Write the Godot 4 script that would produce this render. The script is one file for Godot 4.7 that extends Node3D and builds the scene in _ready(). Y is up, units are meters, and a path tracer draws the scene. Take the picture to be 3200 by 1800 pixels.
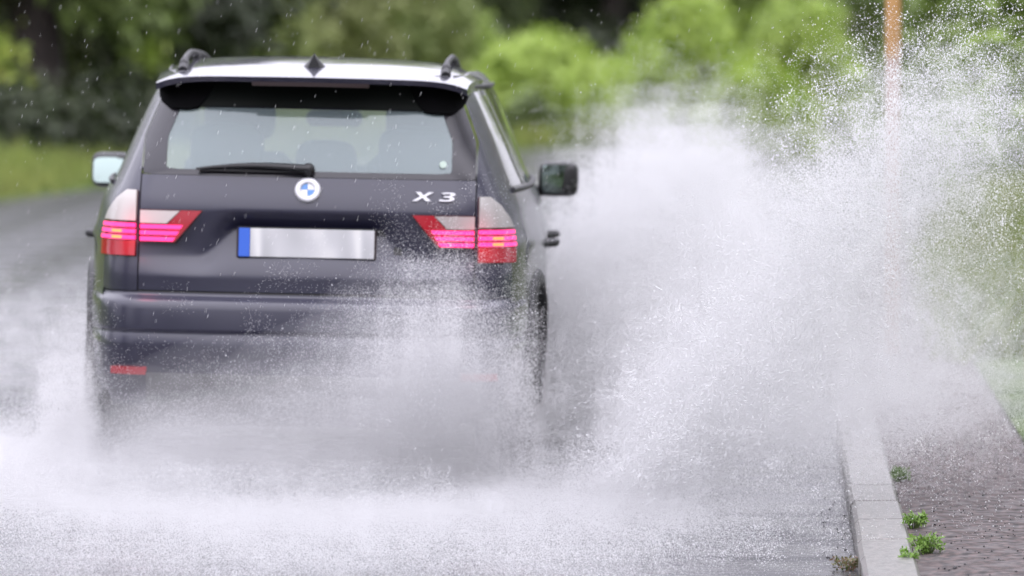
extends Node3D

# ------------------------------------------------------------------ measures
const EYE := 1.70                      # camera height
const CAR_AT := Vector3(-0.808, 0.0, -22.0)
const ROAD_WIDTH := 9.5
const LEN := 4.565
const PLAN := [[0.0, 0.0], [0.3, 0.006], [0.5, 0.02], [0.65, 0.042], [0.74, 0.066], [0.80, 0.105], [0.845, 0.17], [0.875, 0.26], [0.915, 0.45], [0.955, 0.8], [0.985, 1.15], [1.0, 1.5]]
const WIDE := [[0.15, 0.80], [0.25, 0.86], [0.4, 0.9], [0.6, 0.915], [0.8, 0.917], [0.92, 0.91], [1.0, 0.9], [1.08, 0.88], [1.13, 0.855], [1.2, 0.822], [1.36, 0.755], [1.51, 0.685], [1.6, 0.63]]
const BACK := [[0.15, 0.16], [0.3, 0.07], [0.42, 0.02], [0.6, 0.0], [0.68, 0.006], [0.702, 0.02], [0.727, 0.066], [0.80, 0.066], [0.92, 0.085], [1.055, 0.098], [1.19, 0.148], [1.36, 0.233], [1.53, 0.322], [1.62, 0.372]]
const NOSE := [[0.15, 0.25], [0.3, 0.08], [0.45, 0.02], [0.6, 0.0], [0.75, 0.03], [0.9, 0.1], [1.0, 0.2], [1.1, 0.4]]
const CROWN := [[0.1, 1.556], [0.2, 1.572], [0.4, 1.597], [0.8, 1.629], [1.2, 1.645], [1.9, 1.634], [2.4, 1.608], [2.75, 1.572]]
const BELT := [[0.0, 1.13], [2.9, 1.13], [3.2, 1.1], [3.7, 1.05], [4.2, 0.985], [4.5, 0.93]]

var M := {}
var rng := RandomNumberGenerator.new()
var used := {}

# ------------------------------------------------------------------ helpers
func numbered(called: String) -> String:
	var n: int = used.get(called, 0)
	used[called] = n + 1
	return called if n == 0 else "%s_%03d" % [called, n]

func tag(o: Node, label := "", category := "", group := "", kind := "") -> Node:
	if label: o.set_meta("label", label)
	if category: o.set_meta("category", category)
	if group: o.set_meta("group", group)
	if kind: o.set_meta("kind", kind)
	return o

func thing(called: String, label: String, category: String, at := Vector3.ZERO, group := "") -> Node3D:
	var o := Node3D.new()
	o.name = numbered(called)
	add_child(o, true)
	o.position = at
	tag(o, label, category, group)
	return o

func tool() -> SurfaceTool:
	var st := SurfaceTool.new()
	st.begin(Mesh.PRIMITIVE_TRIANGLES)
	return st

func done(st: SurfaceTool) -> ArrayMesh:
	st.index()
	st.generate_normals()
	return st.commit()

func mesh_of(called: String, mesh: Mesh, mat: Material, parent: Node = null) -> MeshInstance3D:
	var o := MeshInstance3D.new()
	o.mesh = mesh
	o.material_override = mat
	if parent == null:
		o.name = numbered(called)
		add_child(o, true)
	else:
		var n := 0
		for c in parent.get_children():
			if String(c.name).trim_suffix("_" + String(c.name).right(3)) == called or String(c.name) == called: n += 1
		o.name = called if n == 0 else "%s_%03d" % [called, n]
		parent.add_child(o, true)
	return o

func obj(called: String, st: SurfaceTool, mat: Material, parent: Node = null) -> MeshInstance3D:
	return mesh_of(called, done(st), mat, parent)

func tri(st: SurfaceTool, a: Vector3, b: Vector3, c: Vector3) -> void:
	st.add_vertex(a); st.add_vertex(b); st.add_vertex(c)

func quad(st: SurfaceTool, a: Vector3, b: Vector3, c: Vector3, d: Vector3) -> void:
	tri(st, a, b, c); tri(st, a, c, d)

# rows of equal length; smooth inside one call
func sheet(st: SurfaceTool, rows: Array, group := 0, flip := false) -> void:
	st.set_smooth_group(group)
	for i in rows.size() - 1:
		var p: PackedVector3Array = rows[i]
		var q: PackedVector3Array = rows[i + 1]
		for k in p.size() - 1:
			if flip: quad(st, p[k], q[k], q[k + 1], p[k + 1])
			else: quad(st, p[k], p[k + 1], q[k + 1], q[k])

func box(st: SurfaceTool, lo: Vector3, hi: Vector3, bevel := 0.0) -> void:
	st.set_smooth_group(-1)
	var c := (lo + hi) / 2
	var h := (hi - lo) / 2
	var b := minf(bevel, minf(h.x, minf(h.y, h.z)) * 0.9)
	for axis in 3:
		for s in [-1.0, 1.0]:
			var u := (axis + 1) % 3
			var v := (axis + 2) % 3
			var pts := []
			for k in [[-1, -1], [1, -1], [1, 1], [-1, 1]]:
				var p := Vector3.ZERO
				p[axis] = s * h[axis]
				p[u] = k[0] * (h[u] - b)
				p[v] = k[1] * (h[v] - b)
				pts.append(c + p)
			if s < 0: quad(st, pts[0], pts[1], pts[2], pts[3])
			else: quad(st, pts[3], pts[2], pts[1], pts[0])
			if b > 0.0:
				for s2 in [-1.0, 1.0]:      # bevel between faces axis and u
					var e := []
					for k in [-1.0, 1.0]:
						var p1 := Vector3.ZERO
						p1[axis] = s * h[axis]; p1[u] = s2 * (h[u] - b); p1[v] = k * (h[v] - b)
						var p2 := Vector3.ZERO
						p2[axis] = s * (h[axis] - b); p2[u] = s2 * h[u]; p2[v] = k * (h[v] - b)
						e.append([c + p1, c + p2])
					if s * s2 > 0: quad(st, e[0][0], e[1][0], e[1][1], e[0][1])
					else: quad(st, e[0][1], e[1][1], e[1][0], e[0][0])
	if b > 0.0:
		for sx in [-1.0, 1.0]:
			for sy in [-1.0, 1.0]:
				for sz in [-1.0, 1.0]:
					var p1 := c + Vector3(sx * h.x, sy * (h.y - b), sz * (h.z - b))
					var p2 := c + Vector3(sx * (h.x - b), sy * h.y, sz * (h.z - b))
					var p3 := c + Vector3(sx * (h.x - b), sy * (h.y - b), sz * h.z)
					if sx * sy * sz > 0: tri(st, p1, p3, p2)
					else: tri(st, p1, p2, p3)

func ball(st: SurfaceTool, c: Vector3, r: Vector3, n := 10, power := 1.0) -> void:
	var rows := []
	for i in n + 1:
		var a := PI * i / n - PI / 2
		var row := PackedVector3Array()
		for k in 2 * n + 1:
			var b := TAU * k / (2 * n)
			var v := Vector3(cos(a) * cos(b), sin(a), cos(a) * sin(b))
			if power != 1.0:
				v = Vector3(signf(v.x) * pow(absf(v.x), power), signf(v.y) * pow(absf(v.y), power), signf(v.z) * pow(absf(v.z), power))
			row.append(c + v * r)
		rows.append(row)
	sheet(st, rows)

func tube(st: SurfaceTool, pts: Array, radii: Array, sides := 8, squash := Vector2.ONE) -> void:
	var rows := []
	var side := Vector3.ZERO
	for i in pts.size():
		var a: Vector3 = pts[maxi(i - 1, 0)]
		var b: Vector3 = pts[mini(i + 1, pts.size() - 1)]
		var dir := (b - a).normalized()
		if side == Vector3.ZERO:
			side = dir.cross(Vector3.UP if absf(dir.y) < 0.9 else Vector3.RIGHT).normalized()
		side = (side - dir * side.dot(dir)).normalized()
		var up := side.cross(dir)
		var row := PackedVector3Array()
		for k in sides + 1:
			var t := TAU * k / sides
			row.append(pts[i] + (side * cos(t) * squash.x + up * sin(t) * squash.y) * radii[i])
		rows.append(row)
	sheet(st, rows)
	st.set_smooth_group(-1)
	for e in [0, rows.size() - 1]:
		var row: PackedVector3Array = rows[e]
		for k in sides:
			if e == 0: tri(st, pts[0], row[k], row[k + 1])
			else: tri(st, pts[-1], row[k + 1], row[k])

# profile of (radius, along) pairs turned about the x axis through c
func lathe_x(st: SurfaceTool, c: Vector3, profile: Array, n := 32, turn_sign := 1.0) -> void:
	var rows := []
	for p in profile:
		var row := PackedVector3Array()
		for k in n + 1:
			var a := TAU * k / n
			row.append(c + Vector3(p[1] * turn_sign, cos(a) * p[0], sin(a) * p[0]))
		rows.append(row)
	sheet(st, rows)

func tab(table: Array, x: float) -> float:
	var n := table.size()
	if x <= table[0][0]: return table[0][1]
	if x >= table[n - 1][0]: return table[n - 1][1]
	for i in n - 1:
		if x <= table[i + 1][0]:
			var a: Array = table[i]
			var b: Array = table[i + 1]
			var h: float = b[0] - a[0]
			var d: float = (b[1] - a[1]) / h
			var d0: float = d if i == 0 else (a[1] - table[i - 1][1]) / (a[0] - table[i - 1][0])
			var d2: float = d if i == n - 2 else (table[i + 2][1] - b[1]) / (table[i + 2][0] - b[0])
			var m0 := 0.0 if d0 * d <= 0 else 2 * d0 * d / (d0 + d)
			var m1 := 0.0 if d2 * d <= 0 else 2 * d2 * d / (d2 + d)
			if i == 0: m0 = d
			if i == n - 2: m1 = d
			var s: float = (x - a[0]) / h
			var s2 := s * s
			var s3 := s2 * s
			return (2 * s3 - 3 * s2 + 1) * a[1] + (s3 - 2 * s2 + s) * h * m0 + (3 * s2 - 2 * s3) * b[1] + (s3 - s2) * h * m1
	return table[n - 1][1]

func lin(table: Array, x: float) -> float:
	for i in table.size() - 1:
		if x <= table[i + 1][0] or i == table.size() - 2:
			return lerpf(table[i][1], table[i + 1][1], clampf((x - table[i][0]) / (table[i + 1][0] - table[i][0]), 0, 1))
	return 0.0

func gauss() -> float:
	return rng.randfn(0.0, 1.0)

func mat(color: Color, rough := 0.6, metal := 0.0) -> StandardMaterial3D:   # color: linear real-world base colour
	var m := StandardMaterial3D.new()
	m.albedo_color = color.linear_to_srgb()
	m.roughness = rough
	m.metallic = metal
	return m

func noise_tex(freq: float, seed_: int, ramp: Array = [], size := 512, octaves := 4, as_normal := false, strength := 4.0) -> NoiseTexture2D:
	var n := FastNoiseLite.new()
	n.seed = seed_
	n.frequency = freq
	n.fractal_octaves = octaves
	var t := NoiseTexture2D.new()
	t.width = size
	t.height = size
	t.seamless = true
	t.noise = n
	if as_normal:
		t.as_normal_map = true
		t.bump_strength = strength
	if ramp.size():
		var g := Gradient.new()
		var offs := PackedFloat32Array()
		var cols := PackedColorArray()
		for r in ramp:
			offs.append(r[0])
			cols.append((r[1] as Color).linear_to_srgb())
		g.offsets = offs
		g.colors = cols
		t.color_ramp = g
	return t

# ------------------------------------------------------------------ the lie of the land
func kerb_x(d: float) -> float:
	var e := d - 18.3
	return 1.11 + 0.045 * e + (pow(d - 30.0, 2.0) / 760.0 if d > 30.0 else 0.0)

func road_y(x: float) -> float:
	return -0.021 * (maxf(x, -4.0) + 0.785)

func land_y(x: float, d: float) -> float:
	var lat := x - kerb_x(d)
	if lat < -ROAD_WIDTH:
		var out := -ROAD_WIDTH - lat
		return road_y(x) + 0.02 + 0.05 * out + 0.11 * maxf(out - 3.0, 0.0) * smoothstep(70.0, 95.0, d) + 0.05 * sin(x * 1.3 + d * 0.7) * minf(out, 1.0)
	if lat > 0.75:
		var out := lat - 0.75
		return road_y(kerb_x(d)) + 0.1 + 0.16 * minf(out, 6.0) * smoothstep(24.0, 40.0, d) + 0.04 * sin(x * 1.7 + d * 0.9) * minf(out, 1.0)
	return road_y(x)

# ------------------------------------------------------------------ car surface: x right, y up, t metres ahead of the rear end
func wide(y: float) -> float: return tab(WIDE, y)
func back(y: float) -> float: return tab(BACK, y)

func plan_q(dt: float) -> float:
	if dt >= 1.5: return 1.0
	var lo := 0.0
	var hi := 1.0
	for i in 22:
		var mid := (lo + hi) / 2
		if tab(PLAN, mid) < dt: lo = mid
		else: hi = mid
	return lo

func rear_t(x: float, y: float) -> float:
	return back(y) + tab(PLAN, clampf(absf(x) / wide(y), 0, 1))

func dent(x: float, y: float) -> float:      # the hollow of the tailgate round the number plate
	var ax := absf(x)
	if y > 1.056 or y < 0.80: return 0.0
	var valley := lerpf(0.985, 0.872, smoothstep(0.26, 0.41, ax))
	var deep := lerpf(0.055, 0.012, clampf((ax - 0.3) / 0.345, 0, 1))
	if y > valley: return deep * lerpf(clampf((1.054 - y) / (1.054 - valley), 0, 1), smoothstep(1.054, valley, y), 0.35)
	return deep * lerpf(clampf((y - 0.80) / (valley - 0.80), 0, 1), smoothstep(0.80, valley, y), 0.35)

func rear_pt(x: float, y: float, off := 0.0) -> Vector3:
	var e := 0.004
	var p := Vector3(x, y, -rear_t(x, y))
	if off == 0.0: return p
	var dx := Vector3(2 * e, 0, -(rear_t(x + e, y) - rear_t(x - e, y)))
	var dy := Vector3(0, 2 * e, -(rear_t(x, y + e) - rear_t(x, y - e)))
	return p + dx.cross(dy).normalized() * off

func side_w(y: float, t: float) -> float:
	var w := wide(y) * plan_q(t - back(y))
	var f := LEN - tab(NOSE, y) - t
	return minf(w, wide(y) * plan_q(maxf(f, 0.0) * 0.9))

# rows of [y, xa, xb] on the rear surface, as a raised piece with edges; side = 1 right, -1 left
func rear_piece(rows_in: Array, side: float, off: float, thick: float, across := 6, fine := 3) -> SurfaceTool:
	var st := tool()
	var rows := []
	var inner := []
	for i in rows_in.size() - 1:
		var a: Array = rows_in[i]
		var b: Array = rows_in[i + 1]
		for f in fine + (1 if i == rows_in.size() - 2 else 0):
			var s := float(f) / fine
			var y := lerpf(a[0], b[0], s)
			var row := PackedVector3Array()
			var low := PackedVector3Array()
			for k in across + 1:
				var x := side * lerpf(lerpf(a[1], b[1], s), lerpf(a[2], b[2], s), float(k) / across)
				row.append(rear_pt(x, y, off))
				low.append(rear_pt(x, y, off - thick))
			rows.append(row)
			inner.append(low)
	sheet(st, rows, 1, side > 0)
	var edge := []
	var edge2 := []
	for p in rows.size():
		edge.append(rows[p][0]); edge2.append(inner[p][0])
	for k in range(1, across + 1): edge.append(rows[-1][k]); edge2.append(inner[-1][k])
	for p in range(rows.size() - 2, -1, -1): edge.append(rows[p][across]); edge2.append(inner[p][across])
	for k in range(across - 1, -1, -1): edge.append(rows[0][k]); edge2.append(inner[0][k])
	sheet(st, [PackedVector3Array(edge), PackedVector3Array(edge2)], 2, side < 0)
	return st

func roof_y(x: float, t: float) -> float:
	var q := absf(x) / 0.64
	return tab(CROWN, t) - 0.022 * q * q - 0.055 * pow(q, 8.0)

# ------------------------------------------------------------------
func _ready() -> void:
	rng.seed = 20240611
	view_and_light()
	materials()
	ground()
	kerb()
	vegetation()
	car()
	post()
	weeds()
	water()

func view_and_light() -> void:
	var cam := Camera3D.new()
	cam.name = "camera"
	add_child(cam)
	var lens := CameraAttributesPhysical.new()
	lens.frustum_focal_length = 200.0
	lens.exposure_aperture = 2.8
	lens.frustum_focus_distance = 19.6
	lens.frustum_near = 0.5
	lens.frustum_far = 4000.0
	cam.attributes = lens
	cam.keep_aspect = Camera3D.KEEP_HEIGHT
	cam.fov = 5.713
	cam.near = 0.5
	cam.far = 4000.0
	cam.position = Vector3(0, EYE, 0)
	cam.rotation = Vector3(-atan(616.5 / 14520.0), 0, 0)
	cam.current = true
	var w := WorldEnvironment.new()
	w.name = "world"
	add_child(w)
	var e := Environment.new()
	w.environment = e
	e.background_mode = Environment.BG_SKY
	e.tonemap_mode = Environment.TONE_MAPPER_LINEAR
	e.tonemap_exposure = 2.3
	e.volumetric_fog_enabled = true
	e.volumetric_fog_density = 0.0
	e.sdfgi_enabled = true
	e.ssao_enabled = true
	e.ssil_enabled = true
	var s := Sky.new()
	var sky := ProceduralSkyMaterial.new()          # an overcast sky: three times as bright overhead as at the horizon
	sky.sky_top_color = Color(0.89, 0.877, 1.0).linear_to_srgb()
	sky.sky_horizon_color = Color(0.305, 0.30, 0.345).linear_to_srgb()
	sky.sky_curve = 0.6
	sky.sky_energy_multiplier = 1.3
	sky.ground_bottom_color = Color(0.06, 0.06, 0.06).linear_to_srgb()
	sky.ground_horizon_color = Color(0.16, 0.165, 0.17).linear_to_srgb()
	s.sky_material = sky
	e.sky = s
	var sun := DirectionalLight3D.new()
	sun.name = "veiled_sun"
	add_child(sun)
	sun.light_energy = 0.16
	sun.sky_mode = DirectionalLight3D.SKY_MODE_LIGHT_ONLY      # the overcast shows no sun
	sun.light_color = Color(1.0, 0.97, 0.95)
	sun.light_angular_distance = 90.0
	sun.shadow_enabled = true
	sun.rotation_degrees = Vector3(-62, 25, 0)

func materials() -> void:
	var paint := mat(Color(0.013, 0.0128, 0.031), 0.5)
	paint.metallic_specular = 0.3
	paint.clearcoat_enabled = true
	paint.clearcoat = 1.0
	paint.clearcoat_roughness = 0.2
	M.paint = paint
	var wet_paint: StandardMaterial3D = paint.duplicate()      # the same paint under a smooth film of rain
	wet_paint.clearcoat_roughness = 0.05
	M.wet_paint = wet_paint
	M.black = mat(Color(0.008, 0.008, 0.009), 0.45)
	M.matt = mat(Color(0.004, 0.004, 0.0045), 0.9)
	M.matt.metallic_specular = 0.15
	M.shade = mat(Color(0.006, 0.0075, 0.0065), 0.5)  # near-black for the shade painted on the upper rear glass
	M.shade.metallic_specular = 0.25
	M.plastic = mat(Color(0.02, 0.02, 0.022), 0.6)
	M.inside = mat(Color(0.035, 0.035, 0.037), 0.85)
	M.seat = mat(Color(0.03, 0.031, 0.034), 0.8)
	M.rubber = mat(Color(0.012, 0.012, 0.012), 0.75)
	M.alloy = mat(Color(0.45, 0.45, 0.47), 0.35, 0.9)
	M.chrome = mat(Color(0.75, 0.75, 0.77), 0.15, 1.0)
	M.ring = mat(Color(0.45, 0.45, 0.47), 0.35, 0.5)
	M.sticker = mat(Color(0.36, 0.44, 0.38), 0.5)
	M.satin = mat(Color(0.42, 0.42, 0.44), 0.4, 0.8)
	M.frit = mat(Color(0.02, 0.0185, 0.024), 0.2)
	var glass := mat(Color(0.22, 0.275, 0.285), 0.05, 0.13)      # rain-wet glass; its grey tint and metal stand in for reflected sky
	glass.transparency = BaseMaterial3D.TRANSPARENCY_ALPHA
	glass.albedo_color.a = 0.5
	M.glass = glass
	var clear := mat(Color(0.05, 0.06, 0.06), 0.04)
	clear.transparency = BaseMaterial3D.TRANSPARENCY_ALPHA
	clear.albedo_color.a = 0.12
	M.clear_glass = clear
	var tint := mat(Color(0.01, 0.012, 0.012), 0.05)
	tint.transparency = BaseMaterial3D.TRANSPARENCY_ALPHA
	tint.albedo_color.a = 0.6
	M.dark_glass = tint
	M.mirror = mat(Color(0.19, 0.235, 0.225), 0.05, 1.0)
	M.red_lens = mat(Color(0.30, 0.008, 0.018), 0.12)
	M.dark_red = mat(Color(0.05, 0.003, 0.005), 0.2)
	M.clear_lens = mat(Color(0.44, 0.41, 0.39), 0.2)
	M.clear_lens_shaded = mat(Color(0.30, 0.285, 0.275), 0.2)  # same clear lens, painted darker for the shaded right lamps
	M.lamp_red = mat(Color(0.4, 0.01, 0.05), 0.3)
	M.lamp_red.emission_enabled = true
	M.lamp_red.emission = Color(1.0, 0.03, 0.22).linear_to_srgb()
	M.lamp_red.emission_energy_multiplier = 1.05
	M.lamp_hot = mat(Color(0.4, 0.1, 0.02), 0.3)
	M.lamp_hot.emission_enabled = true
	M.lamp_hot.emission = Color(1.0, 0.36, 0.08).linear_to_srgb()
	M.lamp_hot.emission_energy_multiplier = 0.6
	M.blue = mat(Color(0.07, 0.2, 0.46), 0.3)
	M.white = mat(Color(0.6, 0.6, 0.62), 0.35)
	M.plate_blue = mat(Color(0.02, 0.10, 0.50), 0.4)
	var plate := mat(Color(1, 1, 1), 0.4)
	plate.albedo_texture = noise_tex(0.008, 7, [[0.0, Color(0.36, 0.36, 0.37)], [0.45, Color(0.46, 0.46, 0.47)], [0.75, Color(0.60, 0.595, 0.585)], [1.0, Color(0.64, 0.635, 0.625)]], 256, 2)
	plate.uv1_triplanar = true
	plate.uv1_scale = Vector3(2.6, 1.3, 2.0)
	M.plate = plate
	# the setting
	var wet := mat(Color(1, 1, 1), 1.0)
	wet.albedo_texture = noise_tex(0.02, 3, [[0.0, Color(0.03, 0.03, 0.033)], [0.5, Color(0.05, 0.05, 0.054)], [1.0, Color(0.085, 0.085, 0.09)]], 512, 5)
	wet.roughness_texture = noise_tex(0.008, 5, [[0.0, Color(0.01, 0.01, 0.01)], [0.42, Color(0.03, 0.03, 0.03)], [0.58, Color(0.12, 0.12, 0.12)], [1.0, Color(0.22, 0.22, 0.22)]], 512, 4)
	wet.normal_enabled = true
	wet.normal_texture = noise_tex(0.035, 9, [], 1024, 5, true, 3.5)
	wet.normal_scale = 0.8
	wet.uv1_triplanar = true
	wet.uv1_world_triplanar = true
	wet.uv1_scale = Vector3(0.28, 0.6, 0.55)
	M.road = wet
	var strip := wet.duplicate()
	strip.albedo_texture = noise_tex(0.03, 13, [[0.0, Color(0.02, 0.018, 0.018)], [0.42, Color(0.045, 0.038, 0.037)], [0.55, Color(0.085, 0.068, 0.064)], [0.75, Color(0.12, 0.085, 0.08)], [1.0, Color(0.2, 0.155, 0.145)]], 512, 5)
	strip.roughness_texture = noise_tex(0.012, 29, [[0.0, Color(0.18, 0.18, 0.18)], [0.4, Color(0.3, 0.3, 0.3)], [0.6, Color(0.6, 0.6, 0.6)], [1.0, Color(0.9, 0.9, 0.9)]], 512, 4)
	strip.metallic_specular = 0.35
	strip.normal_enabled = false
	strip.heightmap_enabled = false
	strip.heightmap_texture = noise_tex(0.11, 15, [], 512, 3)
	strip.heightmap_scale = 0.12
	strip.uv1_scale = Vector3(1.5, 1.5, 1.5)
	M.strip = strip
	var stone := mat(Color(1, 1, 1), 0.3)
	stone.albedo_texture = noise_tex(0.03, 17, [[0.0, Color(0.07, 0.066, 0.06)], [0.45, Color(0.14, 0.136, 0.125)], [0.6, Color(0.17, 0.162, 0.15)], [1.0, Color(0.25, 0.22, 0.20)]], 512, 5)
	stone.uv1_triplanar = true
	stone.uv1_world_triplanar = true
	stone.uv1_scale = Vector3(1.2, 1.2, 1.2)
	stone.heightmap_enabled = true
	stone.heightmap_texture = noise_tex(0.08, 19, [], 512, 3)
	stone.heightmap_scale = 0.4
	M.stone = stone
	var grass := mat(Color(1, 1, 1), 0.8)
	grass.albedo_texture = noise_tex(0.012, 21, [[0.0, Color(0.025, 0.045, 0.01)], [0.5, Color(0.07, 0.11, 0.024)], [1.0, Color(0.12, 0.155, 0.036)]], 512, 4)
	grass.uv1_triplanar = true
	grass.uv1_world_triplanar = true
	grass.uv1_scale = Vector3(0.2, 0.2, 0.2)
	grass.metallic_specular = 0.12
	M.grass = grass
	var leaf := mat(Color(1, 1, 1), 0.55)
	leaf.vertex_color_use_as_albedo = true
	leaf.backlight_enabled = true
	leaf.backlight = Color(0.6, 0.65, 0.4)
	M.leaf = leaf
	var bark := mat(Color(1, 1, 1), 0.8)
	bark.albedo_texture = noise_tex(0.03, 23, [[0.0, Color(0.015, 0.012, 0.011)], [0.5, Color(0.035, 0.026, 0.024)], [1.0, Color(0.07, 0.05, 0.045)]], 256, 4)
	bark.uv1_triplanar = true
	bark.uv1_scale = Vector3(1, 0.4, 1)
	M.bark = bark
	M.drop = mat(Color(0.80, 0.80, 0.805), 0.5)
	M.drop.backlight_enabled = true
	M.drop.backlight = Color(0.9, 0.9, 0.9)
	M.pebble = mat(Color(0.03, 0.028, 0.03), 0.3)

# ------------------------------------------------------------------ ground, road, kerb
func ribbon(d0: float, d1: float, step: float, lats: Array, lift: float, follow_land: bool) -> SurfaceTool:
	var st := tool()
	var rows := []
	var d := d0
	while d <= d1:
		var row := PackedVector3Array()
		for l in lats:
			var x: float = kerb_x(d) + l
			row.append(Vector3(x, (land_y(x, d) if follow_land else road_y(x)) + lift, -d))
		rows.append(row)
		d += step
	sheet(st, rows)
	return st

func ground() -> void:
	var st := tool()
	var n := 24
	var rows := []
	for i in n + 1:
		var row := PackedVector3Array()
		for k in n + 1:
			var u := (float(k) / n) * 2 - 1
			var v := (float(i) / n) * 2 - 1
			row.append(Vector3(3000 * u * u * u, -0.55, -3000 * v * v * v))
		rows.append(row)
	sheet(st, rows)
	tag(obj("ground", st, M.grass), "", "", "", "structure")
	var lats := []
	for i in 24: lats.append(-ROAD_WIDTH - 0.02 + (ROAD_WIDTH + 0.02) * i / 23.0)
	tag(obj("road", ribbon(-30, 230, 2.0, lats, 0.0, false), M.road), "", "", "", "structure")
	lats = []
	for i in 40: lats.append(-ROAD_WIDTH - 70.0 * pow(1.0 - i / 39.0, 2.0))
	tag(obj("left_verge", ribbon(-30, 230, 1.5, lats, 0.0, true), M.grass), "", "", "", "structure")
	lats = []
	for i in 30: lats.append(0.76 + 70.0 * pow(i / 29.0, 2.0))
	tag(obj("right_verge", ribbon(-30, 230, 1.5, lats, 0.0, true), M.grass), "", "", "", "structure")
	var pv := tool()
	var prow := []
	var d := -30.0
	while d < 230.0:
		var row := PackedVector3Array()
		for l in [0.18, 0.3, 0.4, 0.5, 0.6, 0.7, 0.8]:
			var x: float = kerb_x(d) + l
			var dip := 0.0004 * sin(d * 5.3 + l * 9.0) * sin(d * 1.7) if l > 0.25 else 0.0
			row.append(Vector3(x, road_y(kerb_x(d)) + 0.082 + dip - (0.006 if l < 0.25 else 0.0), -d))
		prow.append(row)
		d += 0.25 if d > 14.0 and d < 40.0 else 2.0
	sheet(pv, prow)
	tag(obj("footpath", pv, M.strip), "", "", "", "structure")

func kerb() -> void:
	var k := Node3D.new()
	k.name = "kerb"
	add_child(k, true)
	tag(k, "", "", "", "structure")
	var edges := []
	var d := 14.0
	while d < 18.0:
		edges.append(d)
		d += 0.9
	edges.append_array([18.55, 19.2, 20.0, 20.8, 21.55, 22.2])
	d = 23.0
	while d < 70.0:
		edges.append(d)
		d += 0.8 if d < 40 else 2.0
	for i in edges.size() - 1:
		var st := tool()
		var a: float = edges[i] + 0.008
		var b: float = edges[i + 1] - 0.008
		var low := road_y(kerb_x(a)) - 0.12
		var high := road_y(kerb_x(a)) + 0.088 + rng.randf_range(-0.003, 0.003)
		var jig := rng.randf_range(-0.004, 0.004)
		var prof := [[0.0, low], [0.002, high - 0.016], [0.016, high], [0.168, high + 0.001], [0.179, high - 0.01], [0.181, low]]
		var rows := []
		for e in [a, a + 0.008, b - 0.008, b]:
			var row := PackedVector3Array()
			for p in prof:
				var y: float = p[1] - (0.007 if (e == a or e == b) and p[1] > low else 0.0)
				row.append(Vector3(kerb_x(e) + p[0] + jig, y, -e))
			rows.append(row)
		for r in rows.size() - 1:
			sheet(st, [rows[r], rows[r + 1]], -1)
		st.set_smooth_group(-1)
		for e in [0, 3]:
			for p in range(1, prof.size() - 1):
				tri(st, rows[e][0], rows[e][p], rows[e][p + 1])
		obj("kerb_stone", st, M.stone, k)
	# the plain run of kerb before and beyond the stones one can tell apart
	for run in [[-30.0, 14.0], [edges[-1], 230.0]]:
		var st := tool()
		var rows := []
		var e: float = run[0]
		while e <= run[1]:
			var h := road_y(kerb_x(e)) + 0.088
			var x := kerb_x(e)
			rows.append(PackedVector3Array([Vector3(x, h - 0.2, -e), Vector3(x, h - 0.015, -e), Vector3(x + 0.015, h, -e), Vector3(x + 0.181, h, -e), Vector3(x + 0.181, h - 0.2, -e)]))
			e += 1.0
		sheet(st, rows, -1)
		tag(obj("kerb_run", st, M.stone, k), "", "", "", "stuff")

# ------------------------------------------------------------------ plants
var tuft: ArrayMesh

func grass_tuft() -> ArrayMesh:
	var st := tool()
	st.set_smooth_group(-1)
	for i in 16:
		var f := Vector3(gauss() * 0.1, 0, gauss() * 0.1)
		var lean := Vector3(gauss(), 0, gauss()) * 0.09
		var h := rng.randf_range(0.14, 0.36)
		var w := Vector3(gauss(), 0, gauss()).normalized() * 0.008
		var mid := f + lean * 0.4 + Vector3(0, h * 0.6, 0)
		tri(st, f - w, mid, f + w)
		tri(st, f + w, mid, f + lean + Vector3(0, h, 0) - w * 0.4)
	return done(st)

func scatter(called: String, mesh: Mesh, m: Material, where: Array, tints: Array, parent: Node = null) -> MultiMeshInstance3D:
	var mm := MultiMesh.new()
	mm.transform_format = MultiMesh.TRANSFORM_3D
	mm.use_colors = tints.size() > 0
	mm.mesh = mesh
	mm.instance_count = where.size()
	for i in where.size():
		mm.set_instance_transform(i, where[i])
		if tints.size(): mm.set_instance_color(i, tints[i])
	var o := MultiMeshInstance3D.new()
	o.multimesh = mm
	o.material_override = m
	if parent == null:
		o.name = numbered(called)
		add_child(o, true)
	else:
		o.name = called
		parent.add_child(o, true)
	return o

func any_turn() -> Basis:
	return Basis(Vector3(gauss(), gauss(), gauss()).normalized(), rng.randf() * TAU)

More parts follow.
